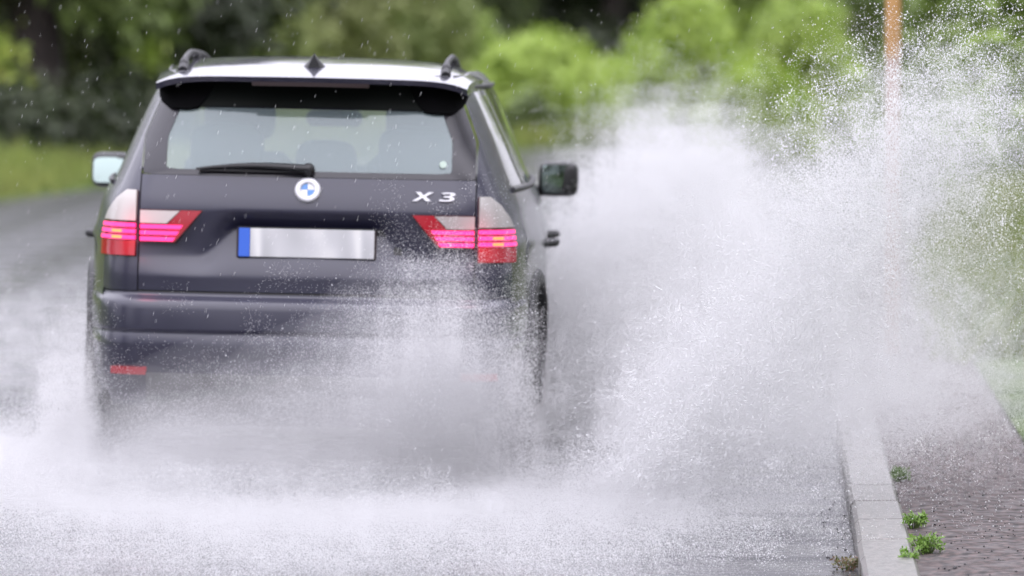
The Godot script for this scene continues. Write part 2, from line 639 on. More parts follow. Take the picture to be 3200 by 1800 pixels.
# lobes: [centre, radius] in metres above the foot; leaves sit in a shell of each lobe, in sprays that share a tone
func foliage(lobes: Array, tone: Color, tone2: Color, per: float, size: float, parent: Node) -> void:
	var pos := PackedVector3Array()
	var col := PackedColorArray()
	var nor := PackedVector3Array()
	for l in lobes:
		var c: Vector3 = l[0]
		var r: Vector3 = l[1]
		var n := int(per * (r.x * r.y + r.y * r.z + r.x * r.z) / 3.0)
		var lobe_mix := rng.randf()
		for i in n:
			var dir := Vector3(gauss(), gauss(), gauss()).normalized()
			var bump := 0.78 + 0.22 * sin(dir.x * 5 + c.x * 3) * sin(dir.y * 6 + c.y) + 0.12 * sin(dir.z * 9 + c.x)
			var p := c + dir * r * bump * (lerpf(0.55, 1.0, pow(rng.randf(), 0.5)) + absf(gauss()) * 0.13)
			if p.y < 0.1: continue
			var c1 := tone.lerp(tone2, clampf(lobe_mix * 0.7 + rng.randf() * 0.5 - 0.1, 0, 1)) * rng.randf_range(0.8, 1.2)
			for k in 7:
				var q := p + Vector3(gauss(), gauss(), gauss()) * size * 1.1
				var up := (dir + Vector3(gauss(), gauss() + 0.6, gauss()) * 0.7).normalized()
				var a := up.cross(Vector3(gauss(), gauss(), gauss())).normalized()
				var b := up.cross(a) * size * 0.36
				a *= size * rng.randf_range(0.7, 1.2)
				var lift := up * size * 0.12
				pos.append_array([q - a, q + b + lift, q + a, q - a, q + a, q - b + lift])
				for e in 6:
					col.append(c1)
					nor.append(up)
	var arrays := []
	arrays.resize(Mesh.ARRAY_MAX)
	arrays[Mesh.ARRAY_VERTEX] = pos
	arrays[Mesh.ARRAY_NORMAL] = nor
	arrays[Mesh.ARRAY_COLOR] = col
	var m := ArrayMesh.new()
	m.add_surface_from_arrays(Mesh.PRIMITIVE_TRIANGLES, arrays)
	tag(mesh_of("foliage", m, M.leaf, parent), "", "", "", "stuff")

func limbs(h: float, r: float, parent: Node, called := "trunk", lean := Vector3.ZERO, forks := 5) -> void:
	var st := tool()
	var pts := []
	var rad := []
	for i in 8:
		var f := i / 7.0
		pts.append(Vector3(sin(f * 5.0 + h) * 0.08, f * h * 0.75 - 0.1, cos(f * 4.0 + h) * 0.08) + lean * f * f)
		rad.append(r * (1.25 - 0.9 * f) * (1.35 if i == 0 else 1.0))
	tube(st, pts, rad, 10)
	for k in forks:
		var f := 0.3 + 0.65 * k / maxf(forks - 1, 1)
		var a := k * 2.4 + h
		var base: Vector3 = pts[int(f * 7)]
		var go := Vector3(cos(a), 0.7, sin(a)) * h * 0.28
		tube(st, [base, base + go * 0.5 + Vector3(0, -0.05, 0), base + go], [r * 0.42, r * 0.26, r * 0.08], 6)
	obj(called, st, M.bark, parent)

func tree(called: String, label: String, x: float, d: float, h: float, low: float, spread: float, tone: Color, tone2: Color, r := 0.22, group := "", per := 150.0, leaf := 0.17) -> Node3D:
	var t := thing(called, label, "tree", Vector3(x, land_y(x, d) - 0.03, -d), group)
	limbs(h, r, t)
	var lobes := []
	for i in 11:
		var f := i / 10.0
		var y := lerpf(low, h, f)
		var s := spread * (0.55 + 0.45 * sin(PI * clampf(f * 0.85 + 0.15, 0, 1)))
		var a := i * 2.4 + x
		lobes.append([Vector3(cos(a) * s * 0.6, y, sin(a) * s * 0.6), Vector3(s * 0.62, s * 0.5, s * 0.62) * rng.randf_range(0.8, 1.15)])
	foliage(lobes, tone, tone2, per, leaf, t)
	return t

func bush(called: String, label: String, x: float, d: float, size: Vector3, tone: Color, tone2: Color, group := "", per := 320.0) -> Node3D:
	var t := thing(called, label, "bush", Vector3(x, land_y(x, d) - 0.03, -d), group)
	var st := tool()
	for k in 6:
		var a := k * 1.05 + x
		tube(st, [Vector3(cos(a) * 0.06, -0.05, sin(a) * 0.06), Vector3(cos(a) * size.x * 0.2, size.y * 0.45, sin(a) * size.z * 0.2), Vector3(cos(a) * size.x * 0.45, size.y * 0.8, sin(a) * size.z * 0.45)], [0.035, 0.022, 0.008], 6)
	obj("stems", st, M.bark, t)
	var lobes := []
	for k in 8:
		var a := k * 2.4 + d
		var f := k / 7.0
		lobes.append([Vector3(cos(a) * size.x * 0.5 * (1 - f * 0.6), size.y * (0.25 + 0.5 * f), sin(a) * size.z * 0.5 * (1 - f * 0.6)), Vector3(size.x * 0.5, size.y * 0.36, size.z * 0.5) * rng.randf_range(0.8, 1.1)])
	foliage(lobes, tone, tone2, per, 0.11, t)
	return t

func px(p: float, d: float) -> float:      # metres right of the lens axis
	return (p - 1288.0) / 14520.0 * d

func vegetation() -> void:
	tuft = grass_tuft()
	var where := []
	var tints := []
	for i in 14000:
		var d := rng.randf_range(30, 125)
		var out := pow(rng.randf(), 1.4) * 14.0
		var right := rng.randf() < 0.3
		if i % 3 == 0: d = rng.randf_range(4, 34)
		elif right: d = rng.randf_range(30, 75)
		if right and d > 13.0 and d < 30.0: continue
		var x := kerb_x(d) + (0.8 + out * 0.4 if right else -ROAD_WIDTH - 0.1 - out)
		where.append(Transform3D(Basis(Vector3.UP, rng.randf() * TAU).scaled(Vector3.ONE * rng.randf_range(0.7, 1.5)), Vector3(x, land_y(x, d) - 0.02, -d)))
		tints.append(Color(0.15, 0.21, 0.045).lerp(Color(0.26, 0.28, 0.08), rng.randf()) * rng.randf_range(0.7, 1.2))
	tag(scatter("grass", tuft, M.leaf, where, tints), "long green grass growing on the verges beyond the road", "grass", "", "stuff")

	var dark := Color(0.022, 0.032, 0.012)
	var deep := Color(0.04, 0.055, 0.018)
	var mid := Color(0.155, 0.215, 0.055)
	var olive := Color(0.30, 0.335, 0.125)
	var fresh := Color(0.28, 0.39, 0.072)
	var lime := Color(0.38, 0.49, 0.095)
	# left: dark trees over a shaded hollow
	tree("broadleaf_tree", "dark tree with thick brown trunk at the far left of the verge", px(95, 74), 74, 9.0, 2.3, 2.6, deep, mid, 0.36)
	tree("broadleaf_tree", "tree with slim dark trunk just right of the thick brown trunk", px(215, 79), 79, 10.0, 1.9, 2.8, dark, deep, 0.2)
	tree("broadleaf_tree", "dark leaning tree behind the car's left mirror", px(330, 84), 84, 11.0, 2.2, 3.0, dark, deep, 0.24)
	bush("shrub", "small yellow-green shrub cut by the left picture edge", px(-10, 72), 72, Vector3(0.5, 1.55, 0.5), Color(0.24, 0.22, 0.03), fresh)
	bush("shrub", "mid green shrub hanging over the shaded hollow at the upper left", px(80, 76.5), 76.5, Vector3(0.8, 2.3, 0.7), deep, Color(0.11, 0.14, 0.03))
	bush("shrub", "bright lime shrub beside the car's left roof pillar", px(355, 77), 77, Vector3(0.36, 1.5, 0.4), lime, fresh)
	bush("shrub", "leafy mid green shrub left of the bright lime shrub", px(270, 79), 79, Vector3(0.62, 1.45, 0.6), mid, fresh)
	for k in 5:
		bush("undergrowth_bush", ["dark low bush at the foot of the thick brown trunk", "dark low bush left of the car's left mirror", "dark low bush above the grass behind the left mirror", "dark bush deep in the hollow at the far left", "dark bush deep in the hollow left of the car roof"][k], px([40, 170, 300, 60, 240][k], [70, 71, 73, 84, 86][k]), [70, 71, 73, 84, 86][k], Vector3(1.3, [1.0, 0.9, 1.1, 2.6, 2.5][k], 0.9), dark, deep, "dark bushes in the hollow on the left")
	# middle: paler, farther trees and bushes
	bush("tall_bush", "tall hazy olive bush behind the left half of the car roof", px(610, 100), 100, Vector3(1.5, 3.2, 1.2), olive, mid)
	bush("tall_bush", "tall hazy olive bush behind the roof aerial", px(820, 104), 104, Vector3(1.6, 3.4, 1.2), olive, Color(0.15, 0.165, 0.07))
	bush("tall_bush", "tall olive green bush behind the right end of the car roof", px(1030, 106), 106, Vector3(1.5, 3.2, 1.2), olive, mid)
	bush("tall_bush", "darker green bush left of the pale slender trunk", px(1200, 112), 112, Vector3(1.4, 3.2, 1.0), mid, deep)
	tree("slender_tree", "slender tree with pale grey trunk behind the domed bush", px(1305, 116), 116, 9.0, 3.2, 2.2, deep, mid, 0.13)
	bush("domed_bush", "large bright green domed bush right of the car roof", px(1350, 101), 101, Vector3(1.55, 1.75, 1.2), lime, fresh)
	bush("low_bush", "small grey-green bush low in front of the domed bush", px(1335, 97), 97, Vector3(0.45, 0.75, 0.4), deep, mid)
	tree("broadleaf_tree", "tree with dark crown in the gap right of the domed bush", px(1550, 114), 114, 11.0, 1.2, 2.6, dark, deep, 0.25)
	tree("broadleaf_tree", "dark tree behind the pale slender trunk", px(1410, 122), 122, 11.0, 1.4, 2.6, dark, deep, 0.25)
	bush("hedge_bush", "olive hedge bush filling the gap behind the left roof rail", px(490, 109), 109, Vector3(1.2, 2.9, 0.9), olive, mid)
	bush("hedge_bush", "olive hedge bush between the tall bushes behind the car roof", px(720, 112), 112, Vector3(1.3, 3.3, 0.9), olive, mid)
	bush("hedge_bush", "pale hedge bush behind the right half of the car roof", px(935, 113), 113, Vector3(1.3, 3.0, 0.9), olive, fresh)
	bush("hedge_bush", "fresh green hedge bush left of the domed bush", px(1140, 108), 108, Vector3(1.1, 1.9, 0.9), fresh, mid)
	bush("hedge_bush", "low lime hedge bush right of the domed bush", px(1470, 105), 105, Vector3(1.2, 1.35, 0.9), lime, fresh)
	bush("hedge_bush", "low fresh green hedge bush below the dark gap", px(1610, 103), 103, Vector3(1.3, 1.5, 0.9), fresh, lime)
	# right: bright bank of shrubs
	bush("bank_shrub", "bright green shrub on the bank above the far spray cloud", px(1720, 98), 98, Vector3(1.1, 2.6, 1.0), fresh, lime)
	bush("bank_shrub", "tall fresh green shrub at the top centre right", px(1840, 104), 104, Vector3(1.4, 3.4, 1.0), fresh, mid)
	bush("bank_shrub", "lime green shrub left of the orange post", px(2010, 92), 92, Vector3(1.2, 2.6, 1.0), lime, fresh)
	bush("bank_shrub", "fresh green shrub low behind the top of the splash", px(1900, 86), 86, Vector3(1.0, 1.4, 0.9), fresh, lime)
	bush("bank_shrub", "dark green shrub right of the orange post behind the splash", px(2400, 70), 70, Vector3(1.1, 2.8, 0.9), mid, fresh)
	bush("bank_shrub", "green shrub behind the splash at the right picture edge", px(2560, 60), 60, Vector3(0.9, 2.7, 0.8), mid, fresh)
	# woods behind everything
	for k in 9:
		var d := 128.0 + 5.0 * (k % 3)
		var x := px(-150 + 350 * k, d)
		tree("woodland_tree", ["tree of the wood behind the far left trunk", "tree of the wood above the left mirror", "tree of the wood behind the left roof rail", "tree of the wood behind the roof aerial", "tree of the wood behind the right roof rail", "tree of the wood behind the domed bush", "tree of the wood behind the bank shrubs", "tree of the wood behind the orange post", "tree of the wood at the far right"][k], x, d, 15.0, 1.0, 5.0, deep if k < 2 else mid, mid if k < 2 else olive, 0.3, "trees of the wood in the background", 45.0)
	# tall trees on both sides of the road, out of view, which shade and are mirrored in the car's flanks
	var side := tree("roadside_tree", "tall leafy roadside tree beside the road outside the picture", 10.5, 6.0, 13.0, 1.2, 4.4, deep, mid, 0.34, "roadside trees outside the picture", 62.0, 0.1)
	for p in [[9.5, 15.0], [10.0, 25.0], [11.5, 36.0], [13.0, 47.0], [9.0, -6.0], [8.5, -18.0], [-15.0, 4.0], [-15.5, 16.0], [-15.0, 28.0], [-16.0, 40.0], [-15.0, -9.0], [-14.5, -22.0], [12.0, 58.0], [13.5, 70.0], [15.5, 84.0], [18.0, 98.0], [-13.5, 56.0], [-14.0, 70.0], [-14.5, 84.0]]:
		var o: Node3D = side.duplicate()
		o.name = numbered("roadside_tree")
		add_child(o, true)
		o.position = Vector3(p[0], land_y(p[0], p[1]) - 0.03, -p[1])
		o.rotation.y = p[1] * 1.7
		if p[0] < 0.0: o.scale = Vector3.ONE * 0.62

# ------------------------------------------------------------------ the car
func edge_x(y: float) -> float:            # half width of the tailgate and its glass
	return minf(0.648, 0.86 * wide(y) - 0.012)

func ts(y: float) -> float: return back(y) + 0.21     # where the flank begins (q = 0.86)

func flank_pt(s: float, y: float, t: float) -> Vector3:
	return Vector3(s * side_w(y, t), y, -t)

func screen_t(y: float) -> float: return lerpf(3.2, 2.62, (y - 1.13) / 0.44)

func window_side(s: float, y: float, f: float) -> Vector3:
	var a := ts(y)
	return flank_pt(s, y, lerpf(a, screen_t(y), f))

func car() -> void:
	var c := thing("car", "dark blue estate car with lit tail lights driving away through spray", "car", CAR_AT)
	c.rotation = Vector3(0, deg_to_rad(-0.5), deg_to_rad(-1.2))
	car_body(c)
	car_glass(c)
	car_rear(c)
	car_lamps(c)
	car_trim(c)
	car_wheels(c)
	car_inside(c)

func car_body(c: Node3D) -> void:
	# flanks, with the wheel arches cut out of their lower edge
	var st := tool()
	for s in [-1.0, 1.0]:
		var cols := []
		for i in 7: cols.append([0, i / 6.0])
		for t in [0.55, 0.562, 0.575, 0.6, 0.64, 0.7, 0.78, 0.87, 0.97, 1.07, 1.16, 1.24, 1.30, 1.34, 1.365, 1.378, 1.39, 1.6, 1.8, 2.0, 2.2, 2.4, 2.6, 2.8, 3.0, 3.2, 3.34, 3.357, 3.37, 3.4, 3.44, 3.5, 3.58, 3.67, 3.765, 3.87, 3.96, 4.04, 4.1, 4.14, 4.16, 4.173, 4.185, 4.3]:
			cols.append([1, t])
		var rows := []
		for col in cols:
			var row := PackedVector3Array()
			var t0: float = 0.5 if col[0] == 0 else col[1]
			var low := 0.27
			for ax in [0.97, 3.765]:
				var e: float = absf(t0 - ax)
				if e < 0.408 and col[0] == 1: low = maxf(low, 0.36 + sqrt(0.408 * 0.408 - e * e))
			var top: float = tab(BELT, t0)
			for k in 19:
				var y := lerpf(low, top, k / 18.0)
				var t: float = lerpf(ts(y), 0.54, col[1]) if col[0] == 0 else col[1]
				var p := flank_pt(s, y, t)
				p.x += s * (0.012 * exp(-pow((y - 0.93) / 0.03, 2.0)) - 0.016 * exp(-pow((y - 0.55) / 0.09, 2.0)) * (1.0 if t > 1.45 and t < 3.3 else 0.0))
				row.append(p)
			rows.append(row)
		sheet(st, rows, 1, s < 0)
		# front corner and nose
		var nose := []
		for i in 13:
			var q := i / 12.0
			var row := PackedVector3Array()
			for k in 13:
				var y := lerpf(0.27, 0.93, k / 12.0)
				var x: float = s * lerpf(side_w(y, 4.3), 0.0, q)
				var t := LEN - tab(NOSE, y) - tab(PLAN, clampf(absf(x) / wide(y), 0, 1)) / 0.9
				row.append(Vector3(x, y, -(4.3 if i == 0 else maxf(t, 4.3))))
			nose.append(row)
		sheet(st, nose, 1, s < 0)
		# bonnet
		var hood := []
		for i in 11:
			var t := lerpf(3.1, 4.5, i / 10.0)
			var row := PackedVector3Array()
			for k in 9:
				var q := k / 8.0
				var y: float = tab(BELT, t) + 0.06 * (1.0 - q * q)
				if i == 10: y = 0.9
				row.append(Vector3(s * q * side_w(tab(BELT, t), minf(t, 4.3)), y, -t))
			hood.append(row)
		sheet(st, hood, 2, s > 0)
		# corner of the rear from tailgate to flank, lamp zone and roof pillar
		var corner := []
		for i in 31:
			var y := lerpf(0.738, 1.585, i / 30.0)
			var row := PackedVector3Array()
			for k in 7:
				row.append(rear_pt(s * lerpf(edge_x(y), 0.86 * wide(y) + 0.0005, k / 6.0), y))
			corner.append(row)
		sheet(st, corner, 3, s > 0)
		# pillars: each a strip of the greenhouse side
		for f in [[0.0, 0.1], [0.285, 0.315], [0.60, 0.635], [0.94, 1.0]]:
			var strip := []
			for i in 13:
				var y := lerpf(1.13, 1.585, i / 12.0)
				var row := PackedVector3Array()
				for k in 5: row.append(window_side(s, y, lerpf(f[0], f[1], k / 4.0)))
				strip.append(row)
			sheet(st, strip, 4, s > 0)
		for e in [[1.13, 1.155], [1.53, 1.6]]:
			var strip := []
			for i in 5:
				var y := lerpf(e[0], e[1], i / 4.0)
				var row := PackedVector3Array()
				for k in 30:
					var p := window_side(s, y, k / 29.0)
					p.y = minf(p.y, roof_y(0.6, -p.z) + 0.01)
					row.append(p)
				strip.append(row)
			sheet(st, strip, 5, s > 0)
	obj("body_shell", st, M.paint, c)
	# roof with the spoiler lip over the rear glass
	st = tool()
	var over := []
	var under := []
	for i in 25:
		var row := PackedVector3Array()
		var row2 := PackedVector3Array()
		for k in 29:
			var q := k / 14.0 - 1.0
			var t0 := 0.17 + 0.13 * pow(absf(q), 2.6)
			var t := lerpf(t0, 2.74, pow(i / 24.0, 1.35))
			var half := 0.602 + 0.045 * smoothstep(0.3, 1.3, t) - 0.03 * smoothstep(2.2, 2.74, t)
			var x := q * half
			var y := roof_y(x, t)
			row.append(Vector3(x, y, -t))
			row2.append(Vector3(x, y - 0.02 - 0.02 * smoothstep(0.2, 0.5, t), -t - (0.012 if i == 0 else 0.0)))
		over.append(row)
		under.append(row2)
	sheet(st, over, 1, true)
	sheet(st, under, 2)
	var rim := PackedVector3Array()
	var rim2 := PackedVector3Array()
	for i in range(24, -1, -1): rim.append(over[i][0]); rim2.append(under[i][0])
	for k in 29: rim.append(over[0][k]); rim2.append(under[0][k])
	for i in 25: rim.append(over[i][28]); rim2.append(under[i][28])
	sheet(st, [rim, rim2], 3)
	obj("roof", st, M.wet_paint, c)
	# cheeks that carry the spoiler down to the glass edge
	for s in [-1.0, 1.0]:
		obj("spoiler_cheek", rear_piece([[1.434, 0.535, 0.47], [1.44, 0.556, 0.44], [1.455, 0.576, 0.42], [1.48, 0.59, 0.40], [1.51, 0.597, 0.385], [1.545, 0.599, 0.37], [1.562, 0.599, 0.36]], s, 0.010, 0.02, 8, 3), M.matt, c)
	var shade := tool()  # dark strip painted where the spoiler keeps the sky reflection off the glass
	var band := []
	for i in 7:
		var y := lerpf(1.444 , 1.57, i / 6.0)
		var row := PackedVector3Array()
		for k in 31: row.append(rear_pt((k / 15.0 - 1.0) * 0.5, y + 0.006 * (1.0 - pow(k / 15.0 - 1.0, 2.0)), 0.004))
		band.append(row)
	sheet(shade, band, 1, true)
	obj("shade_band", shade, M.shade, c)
	# dark core and underside, which close the body behind the shut lines
	st = tool()
	box(st, Vector3(-0.80, 0.24, -4.2), Vector3(0.80, 0.36, -0.25), 0.03)
	box(st, Vector3(-0.62, 0.34, -4.1), Vector3(0.62, 1.0, -3.15), 0.05)
	for i in 1:
		var rows := []
		for k in 15:
			var y := lerpf(0.3, 1.19, k / 14.0)
			var row := PackedVector3Array()
			for j in 21:
				var x := (j / 10.0 - 1.0) * 0.84 * wide(y)
				row.append(rear_pt(x, y, -0.012) + Vector3(0, 0, -dent(x, y)))
			rows.append(row)
		sheet(st, rows, 1)
	obj("underbody", st, M.black, c)
	# wheel houses
	for s in [-1.0, 1.0]:
		for ax in [0.97, 3.765]:
			st = tool()
			var rows := []
			for k in 17:
				var a := PI * k / 16.0
				var row := PackedVector3Array()
				for w in [0.55, 0.7, 0.86]:
					row.append(Vector3(s * w, 0.36 + sin(a) * 0.40, -ax + cos(a) * 0.40))
				rows.append(row)
			sheet(st, rows, 1)
			obj("wheel_house", st, M.black, c)
			st = tool()
			rows = []
			for k in 33:
				var a := -0.12 + (PI + 0.24) * k / 32.0
				var row := PackedVector3Array()
				for p in [[0.398, -0.03], [0.398, 0.012], [0.41, 0.022], [0.445, 0.018], [0.462, 0.004], [0.465, -0.03]]:
					var y: float = 0.36 + sin(a) * p[0]
					var t: float = ax - cos(a) * p[0]
					row.append(Vector3(s * (side_w(maxf(y, 0.3), t) + p[1]), y, -t))
				rows.append(row)
			sheet(st, rows, 1, s > 0)
			obj("arch_trim", st, M.plastic, c)
		st = tool()
		box(st, Vector3(0.0, 0.24, -3.36) if s > 0 else Vector3(-0.915, 0.24, -3.36), Vector3(0.915, 0.37, -1.38) if s > 0 else Vector3(0.0, 0.37, -1.38), 0.025)
		obj("sill", st, M.plastic, c)

func car_glass(c: Node3D) -> void:
	# rear glass: dark printed border, top widened as painted spoiler shade, round clear middle
	var outer := PackedVector3Array()
	var inner := PackedVector3Array()
	var n := 24
	var ring_out := []
	var ring_in := []
	var y0 := 1.186
	var y1 := 1.585
	var loop := func(inset_x: float, lo: float, hi: float, r: float) -> Array:
		var pts := []
		for side in 4:
			for k in n:
				var f := float(k) / n
				var u := 0.0
				var v := 0.0
				match side:
					0: u = lerpf(-1, 1, f); v = 0
					1: u = 1; v = f
					2: u = lerpf(1, -1, f); v = 1
					3: u = -1; v = 1 - f
				# pull the corners round
				var cu := maxf(absf(u) - (1.0 - r), 0.0) / r
				var cv := maxf(absf(v * 2 - 1) - (1.0 - r * 2.0), 0.0) / (r * 2.0)
				var k2 := maxf(1.0, sqrt(cu * cu + cv * cv))
				var uu := signf(u) * (minf(absf(u), 1.0 - r) + cu / k2 * r)
				var vv := 0.5 + signf(v * 2 - 1) * (minf(absf(v * 2 - 1), 1.0 - r * 2.0) + cv / k2 * r * 2.0) / 2.0
				var y := lerpf(lo, hi, vv)
				pts.append(Vector2(uu * (edge_x(y) - inset_x), y))
		pts.append(pts[0])
		return pts
	ring_out = loop.call(0.006, y0, y1, 0.02)
	ring_in = loop.call(0.098, y0 + 0.022, 1.446, 0.05)
	var st := tool()
	var rows := []
	for f in [0.0, 0.5, 1.0]:
		var row := PackedVector3Array()
		for k in ring_out.size():
			var p: Vector2 = ring_out[k].lerp(ring_in[k], f)
			row.append(rear_pt(p.x, p.y, -0.003))
		rows.append(row)
	sheet(st, rows, 1)
	var g := Node3D.new()
	g.name = "rear_window"
	c.add_child(g, true)
	obj("glass_border", st, M.frit, g)
	st = tool()
	rows = []
	for i in 21:
		var y := lerpf(y0 + 0.021, 1.448, i / 20.0)
		var row := PackedVector3Array()
		for k in 25:
			row.append(rear_pt((k / 12.0 - 1.0) * (edge_x(y) - 0.094), y, -0.005))
		rows.append(row)
	sheet(st, rows, 1, true)
	obj("pane", st, M.glass, g)
	st = tool()
	var sp := []
	for k in 9:
		var a := TAU * k / 8.0
		sp.append(rear_pt(0.515 + cos(a) * 0.014, 1.243 + sin(a) * 0.014, 0.001))
	for k in 8: tri(st, rear_pt(0.515, 1.243, 0.001), sp[k + 1], sp[k])
	obj("sticker", st, M.sticker, g)
	# side windows
	for s in [-1.0, 1.0]:
		for f in [[0.1, 0.285], [0.315, 0.60], [0.635, 0.94]]:
			st = tool()
			rows = []
			for i in 9:
				var y := lerpf(1.152, 1.534, i / 8.0)
				var row := PackedVector3Array()
				for k in 9: row.append(window_side(s, y, lerpf(f[0], f[1], k / 8.0)) - Vector3(s * 0.006, 0, 0))
				rows.append(row)
			sheet(st, rows, 1, s > 0)
			obj("side_window", st, M.dark_glass if f[0] < 0.5 else M.clear_glass, c)
		st = tool()
		var path := []
		for k in 21: path.append(window_side(s, 1.142, 0.09 + 0.87 * k / 20.0) + Vector3(s * 0.004, 0, 0))
		tube(st, path, path.map(func(_p): return 0.011), 6)
		path = []
		for k in 21: path.append(window_side(s, 1.54, 0.06 + 0.9 * k / 20.0) + Vector3(s * 0.004, 0, 0))
		tube(st, path, path.map(func(_p): return 0.010), 6)
		obj("window_trim", st, M.plastic, c)
	st = tool()
	rows = []
	for i in 11:
		var y := lerpf(1.13, 1.585, i / 10.0)
		var row := PackedVector3Array()
		var w := side_w(y, screen_t(y))
		for k in 17:
			var q := k / 8.0 - 1.0
			row.append(Vector3(q * w, y, -(screen_t(y) + 0.16 * (1.0 - q * q))))
		rows.append(row)
	sheet(st, rows, 1)
	obj("windscreen", st, M.clear_glass, c)

func car_rear(c: Node3D) -> void:
	# tailgate
	var st := tool()
	var rows := []
	for i in 53:
		var y := lerpf(0.742, 1.183, i / 52.0)
		var row := PackedVector3Array()
		for k in 65:
			var x := (k / 32.0 - 1.0) * (edge_x(y) - 0.005)
			var p := rear_pt(x, y)
			p.z -= dent(x, y)
			row.append(p)
		rows.append(row)
	sheet(st, rows, 1, true)
	obj("tailgate", st, M.paint, c)
	# bumper: from corner to wheel arch on both sides
	st = tool()
	rows = []
	var ys := [0.30, 0.34, 0.40, 0.46, 0.52, 0.575, 0.583, 0.591, 0.60, 0.64, 0.67, 0.684, 0.696, 0.706, 0.717, 0.727, 0.734]
	for y in ys:
		var row := PackedVector3Array()
		var dip := -0.006 if absf(y - 0.583) < 0.004 else 0.004
		for k in 11: 
			var q := k / 10.0
			row.append(flank_pt(-1, y, lerpf(0.535, ts(y), q)) + Vector3(-dip, 0, 0))
		for k in range(1, 48):
			row.append(rear_pt((k / 24.0 - 1.0) * 0.86 * wide(y), y, dip))
		for k in 11:
			var q := k / 10.0
			row.append(flank_pt(1, y, lerpf(ts(y), 0.535, q)) + Vector3(dip, 0, 0))
		rows.append(row)
	sheet(st, rows, 1, true)
	obj("rear_bumper", st, M.paint, c)
	st = tool()
	rows = []
	for y in [0.22, 0.26, 0.3, 0.36, 0.42, 0.44]:
		var row := PackedVector3Array()
		for k in 41:
			var x := (k / 20.0 - 1.0) * 0.60
			row.append(rear_pt(x, y, 0.014 if y > 0.23 and y < 0.43 else -0.01))
		rows.append(row)
	sheet(st, rows, 1, true)
	obj("bumper_insert", st, M.plastic, c)
	for s in [-1.0, 1.0]:
		obj("bumper_reflector", rear_piece([[0.422, 0.60, 0.73], [0.45, 0.60, 0.73]], s, 0.018, 0.02, 6, 2), M.red_lens, c)
	# number plate on the slope of the lower tailgate
	var pl := Node3D.new()
	pl.name = "number_plate"
	c.add_child(pl, true)
	var at := Vector3(0, 0.932, -(rear_t(0, 0.932) + dent(0, 0.932)))
	pl.position = at + Vector3(0, 0, 0.024)
	pl.rotation.x = deg_to_rad(-6)
	st = tool()
	box(st, Vector3(-0.268, -0.062, -0.03), Vector3(0.268, 0.062, -0.001), 0.006)
	obj("plate_holder", st, M.black, pl)
	st = tool()
	box(st, Vector3(-0.216, -0.055, 0.0), Vector3(0.26, 0.055, 0.004), 0.002)
	obj("plate_face", st, M.plate, pl)
	st = tool()
	box(st, Vector3(-0.26, -0.055, 0.0), Vector3(-0.217, 0.055, 0.004), 0.002)
	obj("plate_band", st, M.plate_blue, pl)
	# emblem
	var em := Node3D.new()
	em.name = "emblem"
	c.add_child(em, true)
	em.position = rear_pt(0, 1.135, 0.002)
	em.rotation.x = deg_to_rad(-22)
	var ringst := tool()
	var prof := [[0.026, 0.0], [0.026, 0.008], [0.029, 0.010], [0.043, 0.010], [0.050, 0.007], [0.051, 0.0]]
	rows = []
	for p in prof:
		var row := PackedVector3Array()
		for k in 41:
			var a := TAU * k / 40
			row.append(Vector3(cos(a) * p[0], sin(a) * p[0], p[1]))
		rows.append(row)
	sheet(ringst, rows, 1)
	obj("emblem_ring", ringst, M.ring, em)
	for k in 4:
		st = tool()
		st.set_smooth_group(-1)
		for j in 10:
			var a := PI / 2 * k + PI / 20 * j
			var b := a + PI / 20
			var o := Vector3(0.0004 * (1 if k == 0 or k == 3 else -1), 0.0004 * (1 if k < 2 else -1), 0.007)
			tri(st, o, o + Vector3(cos(b) * 0.0265, sin(b) * 0.0265, -0.001), o + Vector3(cos(a) * 0.0265, sin(a) * 0.0265, -0.001))
		obj("emblem_blue" if k % 2 == 1 else "emblem_white", st, M.blue if k % 2 == 1 else M.white, em)
	# raised letters
	var lt := Node3D.new()
	lt.name = "lettering"
	c.add_child(lt, true)
	lt.position = rear_pt(0.487, 1.117, 0.005)
	lt.rotation = Vector3(deg_to_rad(-22), deg_to_rad(7), 0)
	for k in 2:
		var tm := TextMesh.new()
		var f := SystemFont.new()
		f.font_names = PackedStringArray(["Droid Sans"])
		f.font_weight = 800
		f.font_italic = true
		tm.font = f
		tm.text = ["X", "3"][k]
		tm.font_size = 32
		tm.pixel_size = 0.0016
		tm.depth = 0.005
		var ch := mesh_of("letter", tm, M.ring, lt)
		ch.position.x = [-0.046, 0.05][k]
		ch.transform.basis = Basis(Vector3(2.3, 0, 0), Vector3(0.35, 1, 0), Vector3(0, 0, 1))
	# third brake light under the spoiler lip
	st = tool()
	rows = []
	for i in 2:
		var row := PackedVector3Array()
		for k in 13:
			var x := (k / 6.0 - 1.0) * 0.225
			var t := 0.178 + 0.13 * pow(absf(x / 0.602), 2.6)
			row.append(Vector3(x, roof_y(x, t) - (0.0205 if i == 0 else 0.036), -t - 0.003))
		rows.append(row)
	sheet(st, rows, 1, true)
	var lid := []
	for i in 2:
		var row := PackedVector3Array()
		for k in 13: row.append(rows[0][k] + Vector3(0, -0.017, -0.03 * i))
		lid.append(row)
	sheet(st, lid, 2)
	obj("high_brake_light", st, mat(Color(0.012, 0.0015, 0.002), 0.4), c)
	# wiper
	st = tool()
	var pts := []
	for k in 9:
		var x := lerpf(0.005, -0.43, k / 8.0)
		pts.append(rear_pt(x, 1.208 + 0.012 * sin(k / 8.0 * PI) - 0.006 * k / 8.0, 0.018))
	tube(st, pts, [0.024, 0.024, 0.022, 0.02, 0.018, 0.015, 0.012, 0.009, 0.006], 8, Vector2(1.0, 0.7))
	pts = []
	for k in 9:
		var x := lerpf(-0.02, -0.42, k / 8.0)
		pts.append(rear_pt(x, 1.202, 0.006))
	tube(st, pts, pts.map(func(_p): return 0.008), 6)
